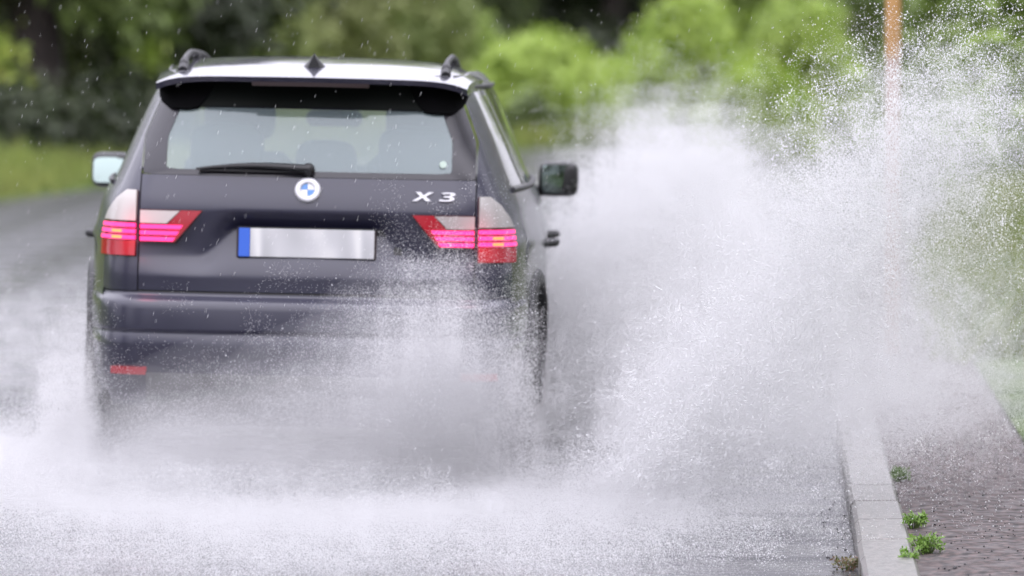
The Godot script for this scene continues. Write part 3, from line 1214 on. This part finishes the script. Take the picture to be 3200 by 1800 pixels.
	ball(st, rear_pt(0.0, 1.208, 0.016), Vector3(0.026, 0.026, 0.02), 8)
	obj("rear_wiper", st, M.black, c)

func car_lamps(c: Node3D) -> void:
	for s in [-1.0, 1.0]:
		var o := Node3D.new()
		o.name = "tail_lamp" if s < 0 else "tail_lamp_001"
		c.add_child(o, true)
		var xo := func(y: float) -> float: return lin([[0.868, 0.795], [0.933, 0.795], [0.995, 0.785], [1.041, 0.765], [1.083, 0.735], [1.119, 0.69]], y)
		var rows := []
		for y in [0.867, 0.933, 0.995, 1.041, 1.083, 1.103, 1.12]: rows.append([y, 0.653, xo.call(y) + 0.003])
		obj("lamp_housing", rear_piece(rows, s, 0.004, 0.05), M.dark_red, o)
		rows = []
		for y in [1.004, 1.041, 1.063, 1.083, 1.103, 1.117]: rows.append([y, 0.656, xo.call(y)])
		obj("clear_lens", rear_piece(rows, s, 0.012, 0.02), M.clear_lens if s < 0 else M.clear_lens_shaded, o)
		obj("red_lens", rear_piece([[0.87, 0.656, 0.792], [0.927, 0.656, 0.792]], s, 0.012, 0.02), M.red_lens, o)
		for k in 3:
			var y := 0.932 + 0.0235 * k
			obj("light_bar", rear_piece([[y, 0.657, xo.call(y) - 0.003], [y + 0.015, 0.657, xo.call(y + 0.015) - 0.003]], s, 0.014, 0.01, 8, 2), M.lamp_red, o)
		for k in 2:
			var y := 0.932 + 0.0235 * k
			obj("bulb", rear_piece([[y + 0.002, 0.705, 0.742], [y + 0.0125, 0.705, 0.742]], s, 0.0165, 0.006, 4, 2), M.lamp_hot, o)
		# inner lamp on the tailgate
		var i := Node3D.new()
		i.name = "tailgate_lamp" if s < 0 else "tailgate_lamp_001"
		c.add_child(i, true)
		obj("lamp_housing", rear_piece([[0.923, 0.642, 0.503], [0.983, 0.642, 0.452], [1.05, 0.642, 0.398]], s, 0.002, 0.06), M.dark_red, i)
		obj("reverse_lens", rear_piece([[0.997, 0.640, 0.537], [1.045, 0.640, 0.488]], s, 0.009, 0.015), M.clear_lens if s < 0 else M.clear_lens_shaded, i)
		obj("red_lens", rear_piece([[0.926, 0.522, 0.506], [0.995, 0.532, 0.448], [1.047, 0.483, 0.404]], s, 0.009, 0.015), M.red_lens, i)
		for k in 3:
			var y := 0.929 + 0.0235 * k
			obj("light_bar", rear_piece([[y, 0.638, 0.512 - 0.014 * k], [y + 0.015, 0.638, 0.502 - 0.014 * k]], s, 0.011, 0.01, 8, 2), M.lamp_red, i)
		var glow := OmniLight3D.new()
		glow.name = "tail_lamp_glow" if s < 0 else "tail_lamp_glow_001"
		glow.light_color = Color(1.0, 0.12, 0.35)
		glow.light_energy = 0.005
		glow.light_size = 0.05
		glow.omni_range = 6.0
		glow.omni_attenuation = 2.0
		glow.shadow_enabled = true
		c.add_child(glow, true)
		glow.position = rear_pt(s * 0.66, 0.965, 0.07)
		# headlamp at the other end
		var st := tool()
		ball(st, Vector3(s * 0.66, 0.80, -4.36), Vector3(0.16, 0.075, 0.11), 10, 0.8)
		obj("headlight", st, M.clear_lens, c)
		st = tool()
		box(st, Vector3(s * 0.13 - 0.10, 0.68, -4.575), Vector3(s * 0.13 + 0.10, 0.86, -4.5), 0.03)
		obj("grille", st, M.chrome, c)

func car_trim(c: Node3D) -> void:
	var st: SurfaceTool
	for s in [-1.0, 1.0]:
		# roof rail
		st = tool()
		var pts := []
		var rad := []
		for k in 25:
			var f := k / 24.0
			var t := lerpf(0.50, 2.5, f)
			var lift := 0.038 * smoothstep(0.0, 0.075, f) * smoothstep(1.0, 0.92, f)
			var x: float = s * (0.512 + 0.012 * smoothstep(0.0, 0.4, f))
			pts.append(Vector3(x, roof_y(x, t) - 0.006 + lift, -t))
			rad.append(0.014 if f > 0.06 and f < 0.94 else 0.024)
		tube(st, pts, rad, 10, Vector2(0.85, 1.0))
		for f in [0.03, 0.5, 0.96]:
			var t := lerpf(0.52, 2.5, f)
			var x: float = s * (0.512 + 0.012 * smoothstep(0.0, 0.4, f))
			box(st, Vector3(x - 0.015, roof_y(x, t) - 0.02, -t - 0.09), Vector3(x + 0.015, roof_y(x, t) + 0.036, -t + 0.04), 0.01)
		obj("roof_rail", st, M.plastic, c)
		# door mirror
		var m := Node3D.new()
		m.name = "door_mirror" if s < 0 else "door_mirror_001"
		c.add_child(m, true)
		m.position = Vector3(s * 0.96, 1.137, -2.78)
		st = tool()
		ball(st, Vector3(0, 0, -0.03), Vector3(0.086, 0.075, 0.085), 14, 0.45)
		tube(st, [Vector3(-s * 0.05, -0.045, -0.03), Vector3(-s * 0.10, -0.055, -0.035), Vector3(-s * 0.16, -0.06, -0.04)], [0.028, 0.024, 0.03], 8)
		obj("mirror_shell", st, M.black, m)
		st = tool()
		var rows := []
		for i in 13:
			var row := PackedVector3Array()
			for k in 13:
				var u := k / 6.0 - 1.0
				var v := i / 6.0 - 1.0
				var sq := pow(pow(absf(u), 6.0) + pow(absf(v), 6.0), 1.0 / 6.0)
				var mx := maxf(absf(u), absf(v))
				var g := mx / sq if sq > 0.001 else 1.0
				row.append(Vector3(u * g * 0.072, v * g * 0.06, -0.004 * (u * u + v * v)))
			rows.append(row)
		sheet(st, rows, 1, true)
		var face := obj("mirror_glass", st, M.mirror, m)
		face.position = Vector3(0, 0.002, 0.082 if s < 0 else 0.06)
		face.rotation_degrees = Vector3(-27, 3, 0) if s < 0 else Vector3(2, 14, 0)
		# door handles
		for t in [1.62, 2.62]:
			st = tool()
			var w := side_w(0.9, t)
			tube(st, [Vector3(s * (w - 0.01), 0.9, -t + 0.1), Vector3(s * (w + 0.04), 0.905, -t + 0.07), Vector3(s * (w + 0.045), 0.905, -t - 0.05), Vector3(s * (w - 0.01), 0.9, -t - 0.1)], [0.016, 0.016, 0.016, 0.016], 8)
			obj("door_handle", st, M.black, c)
		# shut lines of the doors, sunk into dark strips
		for t in [1.50, 2.25, 3.2]:
			st = tool()
			var rows2 := []
			for k in 12:
				var y := lerpf(0.4 if t > 1.6 else 0.78, 1.125, k / 11.0)
				rows2.append(PackedVector3Array([flank_pt(s, y, t - 0.004) + Vector3(s * 0.0125, 0, 0), flank_pt(s, y, t + 0.004) + Vector3(s * 0.0125, 0, 0)]))
			sheet(st, rows2, 1, s < 0)
			obj("door_gap", st, M.black, c)
	# aerial
	st = tool()
	var fin := []
	for k in 9:
		var f := k / 8.0
		var h := 0.066 * pow(f, 0.8) if f < 0.9 else 0.062
		var w := 0.048 * sin(PI * clampf(0.12 + f * 0.7, 0, 1)) 
		var t := 0.62 - 0.15 * f
		var y := roof_y(0, t) - 0.004
		fin.append(PackedVector3Array([Vector3(-w, y, -t), Vector3(-w * 0.4, y + h * 0.6, -t), Vector3(0, y + h, -t), Vector3(w * 0.4, y + h * 0.6, -t), Vector3(w, y, -t)]))
	sheet(st, fin, 1)
	st.set_smooth_group(-1)
	var e: PackedVector3Array = fin[8]
	tri(st, e[0], e[1], e[4]); tri(st, e[1], e[3], e[4]); tri(st, e[1], e[2], e[3])
	obj("roof_aerial", st, M.black, c)

func car_wheels(c: Node3D) -> void:
	var tyre := tool()
	lathe_x(tyre, Vector3.ZERO, [[0.22, -0.10], [0.235, -0.115], [0.30, -0.12], [0.345, -0.108], [0.358, -0.09], [0.36, -0.03], [0.352, -0.028], [0.352, -0.02], [0.36, -0.018], [0.36, 0.018], [0.352, 0.02], [0.352, 0.028], [0.36, 0.03], [0.358, 0.09], [0.345, 0.108], [0.30, 0.12], [0.235, 0.115], [0.22, 0.10]], 40)
	var tm := done(tyre)
	var rim := tool()
	lathe_x(rim, Vector3.ZERO, [[0.235, 0.112], [0.225, 0.116], [0.215, 0.10], [0.205, 0.02], [0.20, -0.1]], 32)
	for k in 5:
		for e in [-0.16, 0.16]:
			var a: float = TAU * k / 5 + e
			var p := Vector3(0.095, cos(a) * 0.212, sin(a) * 0.212)
			var q := Vector3(0.075, cos(a - e * 0.5) * 0.05, sin(a - e * 0.5) * 0.05)
			tube(rim, [q, p], [0.02, 0.016], 6)
	ball(rim, Vector3(0.075, 0, 0), Vector3(0.022, 0.06, 0.06), 8)
	var rm := done(rim)
	for s in [-1.0, 1.0]:
		for ax in [0.97, 3.765]:
			var w := Node3D.new()
			w.name = "wheel_%03d" % (c.get_children().filter(func(n): return String(n.name).begins_with("wheel") and not String(n.name).begins_with("wheel_h")).size()) 
			if w.name == "wheel_000": w.name = "wheel"
			c.add_child(w, true)
			w.position = Vector3(s * 0.77, 0.36, -ax)
			if s < 0: w.rotation.y = PI
			mesh_of("tyre", tm, M.rubber, w)
			mesh_of("rim", rm, M.alloy, w)

func car_inside(c: Node3D) -> void:
	var st := tool()
	box(st, Vector3(-0.76, 0.36, -3.1), Vector3(0.76, 0.55, -0.35), 0.03)
	for s in [-1.0, 1.0]:
		box(st, Vector3(s * 0.76 - 0.04, 0.5, -3.1), Vector3(s * 0.76 + 0.04, 1.13, -0.55), 0.03)
	box(st, Vector3(-0.72, 0.85, -3.25), Vector3(0.72, 1.14, -2.85), 0.08)
	box(st, Vector3(-0.60, 1.0, -1.15), Vector3(0.60, 1.04, -0.42), 0.01)
	obj("cabin", st, M.inside, c)
	for spec in [[-0.38, 1.35, 0.5, 0.42], [0.02, 1.35, 0.28, 0.3], [0.38, 1.35, 0.5, 0.42], [-0.38, 2.25, 0.5, 0.5], [0.38, 2.25, 0.5, 0.5]]:
		var seat := Node3D.new()
		var n := c.get_children().filter(func(k): return String(k.name).begins_with("seat")).size()
		seat.name = "seat" if n == 0 else "seat_%03d" % n
		c.add_child(seat, true)
		seat.position = Vector3(spec[0], 0.5, -spec[1])
		var front: bool = spec[1] > 2.0
		st = tool()
		var hw: float = spec[2] / 2 - (0.02 if front else 0.06)
		box(st, Vector3(-hw, 0, -0.5), Vector3(hw, 0.14, 0.0), 0.05)
		obj("cushion", st, M.seat, seat)
		st = tool()
		box(st, Vector3(-hw, 0.1, -0.06), Vector3(hw, 0.74 if front else 0.62, 0.08), 0.05)
		obj("backrest", st, M.seat, seat)
		st = tool()
		var hh: float = 0.99 if front else (0.80 if spec[2] < 0.4 else 0.86)
		ball(st, Vector3(0, hh - 0.10, 0.04), Vector3(0.15 if spec[2] > 0.4 else 0.125, 0.11, 0.055), 12, 0.55)
		for s in [-1.0, 1.0]: tube(st, [Vector3(s * 0.06, 0.55, 0.03), Vector3(s * 0.06, hh - 0.12, 0.035)], [0.008, 0.008], 6)
		obj("headrest", st, M.seat, seat)
	st = tool()
	box(st, Vector3(-0.12, 1.345, -2.62), Vector3(0.12, 1.415, -2.57), 0.02)
	tube(st, [Vector3(0, 1.40, -2.62), Vector3(0, 1.56, -2.72)], [0.02, 0.03], 6)
	obj("interior_mirror", st, M.black, c)
	st = tool()
	var ringp := []
	for k in 25:
		var a := TAU * k / 24
		ringp.append(Vector3(-0.38 + cos(a) * 0.185, 1.0 + sin(a) * 0.17, -2.72 - sin(a) * 0.07))
	tube(st, ringp, ringp.map(func(_p): return 0.014), 6)
	obj("steering_wheel", st, M.black, c)

# ------------------------------------------------------------------ post, weeds, pebbles
func post() -> void:
	var d := 31.0
	var x := px(2246, d)
	var t := thing("marker_post", "orange and pale marker post standing in the verge behind the splash", "post", Vector3(x, land_y(x, d) - 0.1, -d))
	var st := tool()
	var rows := []
	for p in [[0.041, 0.0], [0.040, 1.80]]:
		var row := PackedVector3Array()
		for k in 25: row.append(Vector3(cos(TAU * k / 24) * p[0], p[1], sin(TAU * k / 24) * p[0]))
		rows.append(row)
	sheet(st, rows, 1)
	obj("post_foot", st, mat(Color(0.42, 0.30, 0.25), 0.6), t)
	st = tool()
	rows = []
	for p in [[0.042, 1.78], [0.040, 2.5], [0.03, 2.53], [0.0, 2.54]]:
		var row := PackedVector3Array()
		for k in 25: row.append(Vector3(cos(TAU * k / 24) * p[0], p[1], sin(TAU * k / 24) * p[0]))
		rows.append(row)
	sheet(st, rows, 1)
	obj("post_head", st, mat(Color(0.42, 0.23, 0.08), 0.5), t)

func weed(called: String, label: String, x: float, d: float, y: float, r: float, n: int, tone: Color, tone2: Color) -> void:
	var t := thing(called, label, "weed", Vector3(x, y, -d))
	var stems := tool()
	var where := []
	var tints := []
	for k in n:
		var a := rng.randf() * TAU
		var o := Vector3(cos(a), 0, sin(a)) * r * rng.randf_range(0.2, 1.0)
		var top := o + Vector3(0, r * rng.randf_range(0.35, 1.1), 0)
		tube(stems, [Vector3(o.x * 0.2, -0.02, o.z * 0.2), Vector3(o.x * 0.7, top.y * 0.7, o.z * 0.7), top], [0.0022, 0.0016, 0.001], 4)
		for j in 5:
			where.append(Transform3D(any_turn().scaled(Vector3.ONE * rng.randf_range(0.7, 1.3)), Vector3(o.x, 0, o.z).lerp(top, 0.5 + 0.12 * j) + Vector3(gauss(), gauss(), gauss()) * r * 0.1))
			tints.append(tone.lerp(tone2, rng.randf()))
	obj("stems", stems, mat(Color(0.08, 0.12, 0.03), 0.6), t)
	tag(scatter("leaves", weed_leaf, M.leaf, where, tints, t), "", "", "", "stuff")

var weed_leaf: ArrayMesh

func weeds() -> void:
	var st := tool()
	st.set_smooth_group(-1)
	for k in 3:
		var a := TAU * k / 3
		var dir := Vector3(cos(a), 0.35, sin(a)).normalized()
		var across := dir.cross(Vector3.UP).normalized()
		tri(st, Vector3.ZERO, dir * 0.007 + across * 0.0035 + Vector3(0, 0.001, 0), dir * 0.016)
		tri(st, Vector3.ZERO, dir * 0.016, dir * 0.007 - across * 0.0035 + Vector3(0, 0.001, 0))
	weed_leaf = done(st)
	var g1 := Color(0.13, 0.25, 0.035)
	var g2 := Color(0.21, 0.34, 0.07)
	var base := func(x: float, d: float) -> float: return road_y(kerb_x(d)) + 0.08
	weed("weed", "bright green weed nearest the camera at the inner edge of the kerb", kerb_x(18.75) + 0.215, 18.75, base.call(0, 18.75), 0.055, 26, g1, g2)
	weed("weed", "green weed in the middle of the row along the kerb", kerb_x(19.75) + 0.2, 19.75, base.call(0, 19.75), 0.045, 20, g1, g2)
	weed("weed", "farthest pale weed on the kerb, half hidden by spray", kerb_x(21.9) + 0.195, 21.9, base.call(0, 21.9), 0.045, 18, g1, Color(0.16, 0.22, 0.09))
	weed("weed", "thin weed on the kerb at the bottom edge of the photo", kerb_x(18.45) + 0.16, 18.5, base.call(0, 18.5), 0.03, 10, g1, g2)
	weed("weed", "thin reddish green weed in the gutter at the foot of the kerb", kerb_x(19.0) - 0.03, 19.0, road_y(1.1) - 0.005, 0.05, 16, Color(0.13, 0.15, 0.05), Color(0.22, 0.12, 0.09))
	weed("weed", "small drowned weed in the gutter nearer the camera", kerb_x(18.4) - 0.025, 18.4, road_y(1.1) - 0.005, 0.035, 12, Color(0.1, 0.14, 0.05), Color(0.2, 0.13, 0.09))
	# grit on the footpath and in the gutter
	st = tool()
	ball(st, Vector3.ZERO, Vector3(0.006, 0.004, 0.005), 4)
	var pebble := done(st)
	var where := []
	for k in 420:
		var d := rng.randf_range(16.5, 24.0)
		var gutter := rng.randf() < 0.25
		var x := kerb_x(d) + (-absf(gauss()) * 0.06 - 0.01 if gutter else rng.randf_range(0.24, 0.78))
		var y := road_y(x) + 0.002 if gutter else road_y(kerb_x(d)) + 0.084
		where.append(Transform3D(any_turn().scaled(Vector3.ONE * rng.randf_range(0.35, 0.8) * (2.0 if rng.randf() < 0.08 else 1.0)), Vector3(x, y, -d)))
	tag(scatter("grit", pebble, M.pebble, where, []), "dark wet grit scattered on the footpath and along the kerb", "grit", "", "stuff")

# ------------------------------------------------------------------ water in the air
const STEP := 1.5
const LEVELS := 17

# cells of water drops in the air, each level STEP times as crowded as the one before
func drop_cells(lo: float, hi: float, cell := 0.1) -> Array:
	var cells := []
	var ax := [Vector3.RIGHT, Vector3.UP, Vector3.BACK, Vector3.LEFT, Vector3.DOWN, Vector3.FORWARD]
	var f := [[0, 1, 2], [1, 3, 2], [3, 4, 2], [4, 0, 2], [1, 0, 5], [3, 1, 5], [4, 3, 5], [0, 4, 5]]
	for level in LEVELS:
		var pos := PackedVector3Array()
		var nor := PackedVector3Array()
		var idx := PackedInt32Array()
		for i in int(3.0 * pow(STEP, level)):
			var c := Vector3(rng.randf() + rng.randf() * 0.4, rng.randf() + rng.randf() * 0.4, rng.randf() + rng.randf() * 0.4) * cell - Vector3.ONE * cell * 0.7
			var r := lo * pow(hi / lo, pow(rng.randf(), 1.8))
			var b := any_turn()
			var k := pos.size()
			for a in ax:
				nor.append(b * a)
				pos.append(c + b * a * r * Vector3(1, rng.randf_range(0.9, 1.2), 1))
			for t in f: idx.append_array([k + t[0], k + t[2], k + t[1]])
		var arrays := []
		arrays.resize(Mesh.ARRAY_MAX)
		arrays[Mesh.ARRAY_VERTEX] = pos
		arrays[Mesh.ARRAY_NORMAL] = nor
		arrays[Mesh.ARRAY_INDEX] = idx
		var m := ArrayMesh.new()
		m.add_surface_from_arrays(Mesh.PRIMITIVE_TRIANGLES, arrays)
		cells.append(m)
	return cells

# paths of [share, knots of [place, spread, weight]]; place x right, y up, z metres ahead; each of the n samples stands for so many drops;
# with rope, so many samples in turn lie along one thin torn rope of water
func plume(called: String, label: String, cells: Array, n: int, drops: float, paths: Array, cell := 0.1, rope := 0) -> void:
	var count := {}
	var singles := []
	var knot := Vector3.ZERO
	var pull := Vector3.ZERO
	var fat := 0.02
	var total := 0.0
	for p in paths: total += p[0]
	for p in paths:
		var knots: Array = p[1]
		var sum := 0.0
		for k in knots.size() - 1: sum += (knots[k][2] + knots[k + 1][2]) / 2
		for k in knots.size() - 1:
			var a: Array = knots[k]
			var b: Array = knots[k + 1]
			for i in int(n * p[0] / total * (a[2] + b[2]) / 2 / sum):
				var f := rng.randf()
				if rng.randf() > lerpf(a[2], b[2], f) / maxf(a[2], b[2]): f = rng.randf()
				var c: Vector3 = a[0].lerp(b[0], f)
				var s: Vector3 = a[1].lerp(b[1], f)
				var q := c + Vector3(gauss() * s.x, gauss() * s.y, gauss() * s.z)
				if rope > 0:
					if i % rope == 0:
						knot = q
						pull = ((b[0] - a[0]).normalized() + Vector3(gauss(), gauss(), gauss()) * 0.45).normalized() * rng.randf_range(0.02, 0.16)
						fat = rng.randf_range(0.008, 0.03)
					q = knot + pull * (rng.randf() - 0.5) + Vector3(gauss(), gauss(), gauss()) * fat
				var g := road_y(q.x)
				if q.y < g: q.y = g + (g - q.y) * 0.6
				if cells.is_empty():
					var size := 0.0009 * pow(3.2, pow(rng.randf(), 1.7))
					singles.append(Transform3D(any_turn().scaled(Vector3(size, size * rng.randf_range(0.9, 1.6), size)), Vector3(q.x, q.y, -q.z)))
					continue
				var key := Vector3i(floori(q.x / cell), floori(q.y / cell), floori(q.z / cell))
				count[key] = count.get(key, 0.0) + drops
	var where := []
	for i in LEVELS: where.append([])
	for key in count:
		var want: float = count[key]
		var level := -1
		var got := 3.0
		while level < LEVELS - 1 and 3.0 * pow(STEP, level + 1) <= want: level += 1
		var low := 0.0 if level < 0 else 3.0 * pow(STEP, level)
		var high := 3.0 * pow(STEP, level + 1)
		if rng.randf() < (want - low) / (high - low): level += 1
		level = mini(level, LEVELS - 1)
		if level < 0: continue
		var q := (Vector3(key) + Vector3(rng.randf_range(0.3, 0.7), rng.randf_range(0.35, 0.65), rng.randf_range(0.2, 0.8))) * cell
		var turn := Basis(Vector3.UP, rng.randi_range(0, 3) * PI / 2) * Basis(Vector3.RIGHT, rng.randi_range(0, 3) * PI / 2)
		where[level].append(Transform3D(turn, Vector3(q.x, q.y, -q.z)))
	var o := Node3D.new()
	o.name = numbered(called)
	add_child(o, true)
	tag(o, label, "spray", "", "stuff")
	if singles.size():
		var st := tool()
		ball(st, Vector3.ZERO, Vector3.ONE, 3)
		tag(scatter("drops", done(st), M.drop, singles, [], o), "", "", "", "stuff")
	var k := 0
	for level in LEVELS:
		if where[level].size():
			tag(scatter("drops" if k == 0 else "drops_%03d" % k, cells[level], M.drop, where[level], [], o), "", "", "", "stuff")
			k += 1

# soft banks of fog-fine spray: many small faint ellipsoids along a path of [place, spread, weight] knots
func fog_bank(called: String, label: String, n: int, density: float, paths: Array) -> void:
	var bank := Node3D.new()
	bank.name = numbered(called)
	add_child(bank, true)
	tag(bank, label, "spray", "", "stuff")
	var fm := FogMaterial.new()
	fm.density = density
	fm.albedo = Color(0.985, 0.985, 0.99)
	var total := 0.0
	for p in paths: total += p[0]
	var count := 0
	for p in paths:
		var knots: Array = p[1]
		var m := int(round(n * p[0] / total))
		for i in m:
			var g := (i + 0.5) / m * (knots.size() - 1)
			var k := int(minf(g, knots.size() - 1.001))
			var f := g - k
			var c: Vector3 = knots[k][0].lerp(knots[k + 1][0], f)
			var s: Vector3 = knots[k][1].lerp(knots[k + 1][1], f)
			var size := s * 3.4 * rng.randf_range(0.75, 1.3)
			var place := Vector3(c.x + gauss() * s.x * 0.7, maxf(c.y + gauss() * s.y * 0.7, 0.0), -c.z - gauss() * s.z * 0.7)
			var tilt := gauss() * 0.25
			for core in [1.0, 0.8, 0.58, 0.36]:      # fainter towards its edge
				var fog := FogVolume.new()
				fog.name = "fog" if count == 0 else "fog_%03d" % count
				count += 1
				fog.shape = RenderingServer.FOG_VOLUME_SHAPE_ELLIPSOID
				fog.size = size * core
				fog.material = fm
				bank.add_child(fog, true)
				fog.position = place
				fog.rotation = Vector3(0, 0, tilt)

func water() -> void:
	var mist := drop_cells(0.0007, 0.0013)
	var fine := drop_cells(0.0012, 0.0021)
	var coarse := drop_cells(0.0011, 0.0028)
	var v := func(x: float, y: float, d: float) -> Vector3: return Vector3(x, y, d)
	fog_bank("wake_fog", "white fog of spray boiling up behind the car's bumper and rear wheels", 13, 0.18, [
		[1.0, [[v.call(-1.5, 0.0, 21.2), v.call(0.25, 0.24, 0.2), 1], [v.call(-0.8, 0.0, 20.9), v.call(0.32, 0.22, 0.25), 1], [v.call(-0.38, 0.06, 21.2), v.call(0.2, 0.26, 0.2), 1]]],
		[0.3, [[v.call(-0.32, 0.2, 21.3), v.call(0.15, 0.2, 0.2), 1], [v.call(-0.27, 0.45, 21.4), v.call(0.12, 0.15, 0.2), 1]]],
	])
	plume("wake_spray", "fine white drops thrown up behind the car's bumper and rear wheels", mist, 34000, 60, [
		[0.55, [[v.call(-1.5, 0.0, 18.6), v.call(0.4, 0.03, 0.7), 1.0], [v.call(-0.3, 0.0, 18.6), v.call(0.4, 0.028, 0.7), 0.9], [v.call(0.3, 0.0, 19.0), v.call(0.25, 0.02, 0.6), 0.4]]],
		[2.2, [[v.call(-1.6, 0.0, 21.0), v.call(0.22, 0.07, 0.6), 1.0], [v.call(-0.9, 0.0, 20.5), v.call(0.35, 0.08, 0.7), 1.3], [v.call(-0.1, 0.0, 20.7), v.call(0.25, 0.06, 0.6), 0.8]]],
		[0.5, [[v.call(-1.45, 0.0, 21.4), v.call(0.22, 0.17, 0.3), 0.6], [v.call(-0.8, 0.03, 21.2), v.call(0.3, 0.22, 0.3), 0.7], [v.call(-0.35, 0.2, 21.4), v.call(0.17, 0.28, 0.3), 1.3]]],
		[0.32, [[v.call(-0.32, 0.3, 21.5), v.call(0.14, 0.16, 0.2), 0.8], [v.call(-0.26, 0.7, 21.5), v.call(0.13, 0.16, 0.2), 0.4]]],
		[0.14, [[v.call(0.03, 0.05, 21.6), v.call(0.09, 0.12, 0.15), 1.0], [v.call(0.03, 0.5, 21.7), v.call(0.07, 0.16, 0.15), 0.7]]],
		[0.3, [[v.call(-1.72, 0.05, 22.2), v.call(0.05, 0.1, 0.3), 0.8], [v.call(-1.68, 0.45, 22.1), v.call(0.04, 0.12, 0.3), 0.5]]],
	])
	plume("left_spray", "fine white drops spreading low over the road left of the car", fine, 20000, 46, [
		[1.0, [[v.call(-2.02, 0.03, 21.6), v.call(0.18, 0.09, 0.7), 1.0], [v.call(-2.6, 0.01, 21.8), v.call(0.4, 0.065, 1.2), 0.9]]],
		[0.3, [[v.call(-3.0, 0.02, 27.0), v.call(0.6, 0.06, 2.0), 1.0], [v.call(-3.0, 0.02, 36.0), v.call(1.0, 0.06, 3.0), 0.8]]],
	])
	plume("road_mist", "thin white mist lying on the wet road before the kerb", mist, 10000, 50, [
		[1.0, [[v.call(0.2, 0.01, 20.4), v.call(0.25, 0.05, 0.7), 1.0], [v.call(0.7, 0.02, 21.0), v.call(0.3, 0.07, 0.8), 1.0]]],
		[0.8, [[v.call(1.2, 0.1, 23.5), v.call(0.4, 0.1, 1.0), 1.0], [v.call(1.9, 0.25, 25.0), v.call(0.4, 0.2, 1.0), 1.0]]],
	])
	plume("far_spray", "smooth white spray thrown up by the front wheel right of the car", fine, 34000, 56, [
		[1.5, [[v.call(0.25, 0.15, 25.2), v.call(0.13, 0.12, 0.4), 1.0], [v.call(0.5, 0.6, 26.0), v.call(0.18, 0.22, 0.6), 1.2], [v.call(0.68, 1.08, 27.0), v.call(0.15, 0.22, 0.6), 0.5]]],
		[1.2, [[v.call(0.4, 0.3, 26.0), v.call(0.2, 0.2, 0.8), 0.8], [v.call(0.85, 0.75, 27.0), v.call(0.22, 0.25, 0.8), 1.0], [v.call(0.93, 1.05, 27.5), v.call(0.15, 0.2, 0.6), 0.35]]],
		[0.5, [[v.call(0.9, 0.1, 25.0), v.call(0.4, 0.12, 1.5), 1.0], [v.call(2.0, 0.3, 28.0), v.call(0.5, 0.3, 2.0), 1.0]]],
	])
	plume("splash_mist", "fine mist between the drops of the big splash over the kerb", mist, 28000, 46, [
		[1.0, [[v.call(0.36, 0.06, 21.1), v.call(0.10, 0.06, 0.35), 0.7], [v.call(0.66, 0.45, 21.0), v.call(0.16, 0.17, 0.35), 1.1], [v.call(1.1, 0.9, 20.9), v.call(0.20, 0.22, 0.35), 1.4], [v.call(1.47, 1.28, 20.8), v.call(0.2, 0.17, 0.35), 0.8], [v.call(1.72, 1.5, 20.8), v.call(0.22, 0.13, 0.35), 0.3]]],
		[0.4, [[v.call(0.8, 0.25, 21.5), v.call(0.25, 0.14, 0.6), 0.8], [v.call(1.6, 0.7, 22.0), v.call(0.35, 0.28, 0.6), 1.0]]],
	])
	plume("splash", "big white splash of drops fanning up over the kerb right of the car", [], 80000, 1, [
		[1.0, [[v.call(0.38, 0.08, 20.8), v.call(0.09, 0.06, 0.3), 0.9], [v.call(0.65, 0.45, 20.6), v.call(0.13, 0.14, 0.3), 1.2], [v.call(1.07, 0.88, 20.3), v.call(0.18, 0.20, 0.3), 1.4], [v.call(1.4, 1.28, 20.1), v.call(0.20, 0.19, 0.3), 1.3], [v.call(1.65, 1.60, 20.0), v.call(0.26, 0.16, 0.3), 0.9]]],
		[0.16, [[v.call(0.7, 0.2, 20.6), v.call(0.2, 0.12, 0.4), 0.8], [v.call(1.65, 1.0, 20.5), v.call(0.3, 0.35, 0.4), 1.0]]],
	], 0.1, 34)
	plume("loose_drops", "loose bright drops flying off the splash above kerb and footpath", coarse, 3000, 6, [
		[1.0, [[v.call(0.5, 0.3, 20.2), v.call(0.2, 0.2, 0.4), 1.0], [v.call(1.2, 1.0, 20.1), v.call(0.3, 0.35, 0.4), 1.4], [v.call(1.65, 1.6, 20.1), v.call(0.3, 0.22, 0.4), 1.2]]],
		[0.5, [[v.call(0.9, 0.2, 19.9), v.call(0.35, 0.2, 0.5), 1.0], [v.call(1.6, 0.65, 19.9), v.call(0.3, 0.35, 0.5), 1.0]]],
		[0.15, [[v.call(-0.4, 0.3, 20.9), v.call(0.35, 0.25, 0.4), 1.0], [v.call(-0.1, 0.6, 21.0), v.call(0.2, 0.25, 0.4), 1.0]]],
	])
	plume("road_splashes", "low white splashes leaping from the flooded road in the foreground", coarse, 1300, 8, [
		[1.0, [[v.call(-0.6, 0.0, 18.9), v.call(0.5, 0.008, 0.5), 0.4], [v.call(0.3, 0.0, 19.2), v.call(0.4, 0.008, 0.5), 1.0], [v.call(0.75, 0.0, 19.4), v.call(0.2, 0.008, 0.15), 1.0]]],
	], 0.1, 20)
	# falling rain
	var st := tool()
	ball(st, Vector3.ZERO, Vector3(0.00036, 0.0075, 0.00036), 4)
	var drop := done(st)
	var where := []
	for i in 3000:
		var d := rng.randf_range(16.8, 24.0)
		var p := Vector3(rng.randf_range(-0.12, 0.12) * d, rng.randf_range(0.0, 3.0), -d)
		where.append(Transform3D(Basis(Vector3.BACK, -0.3 + gauss() * 0.06).scaled(Vector3.ONE * rng.randf_range(0.6, 1.2)), p))
	tag(scatter("rain", drop, M.drop, where, []), "fine rain falling through the whole scene", "rain", "", "stuff")
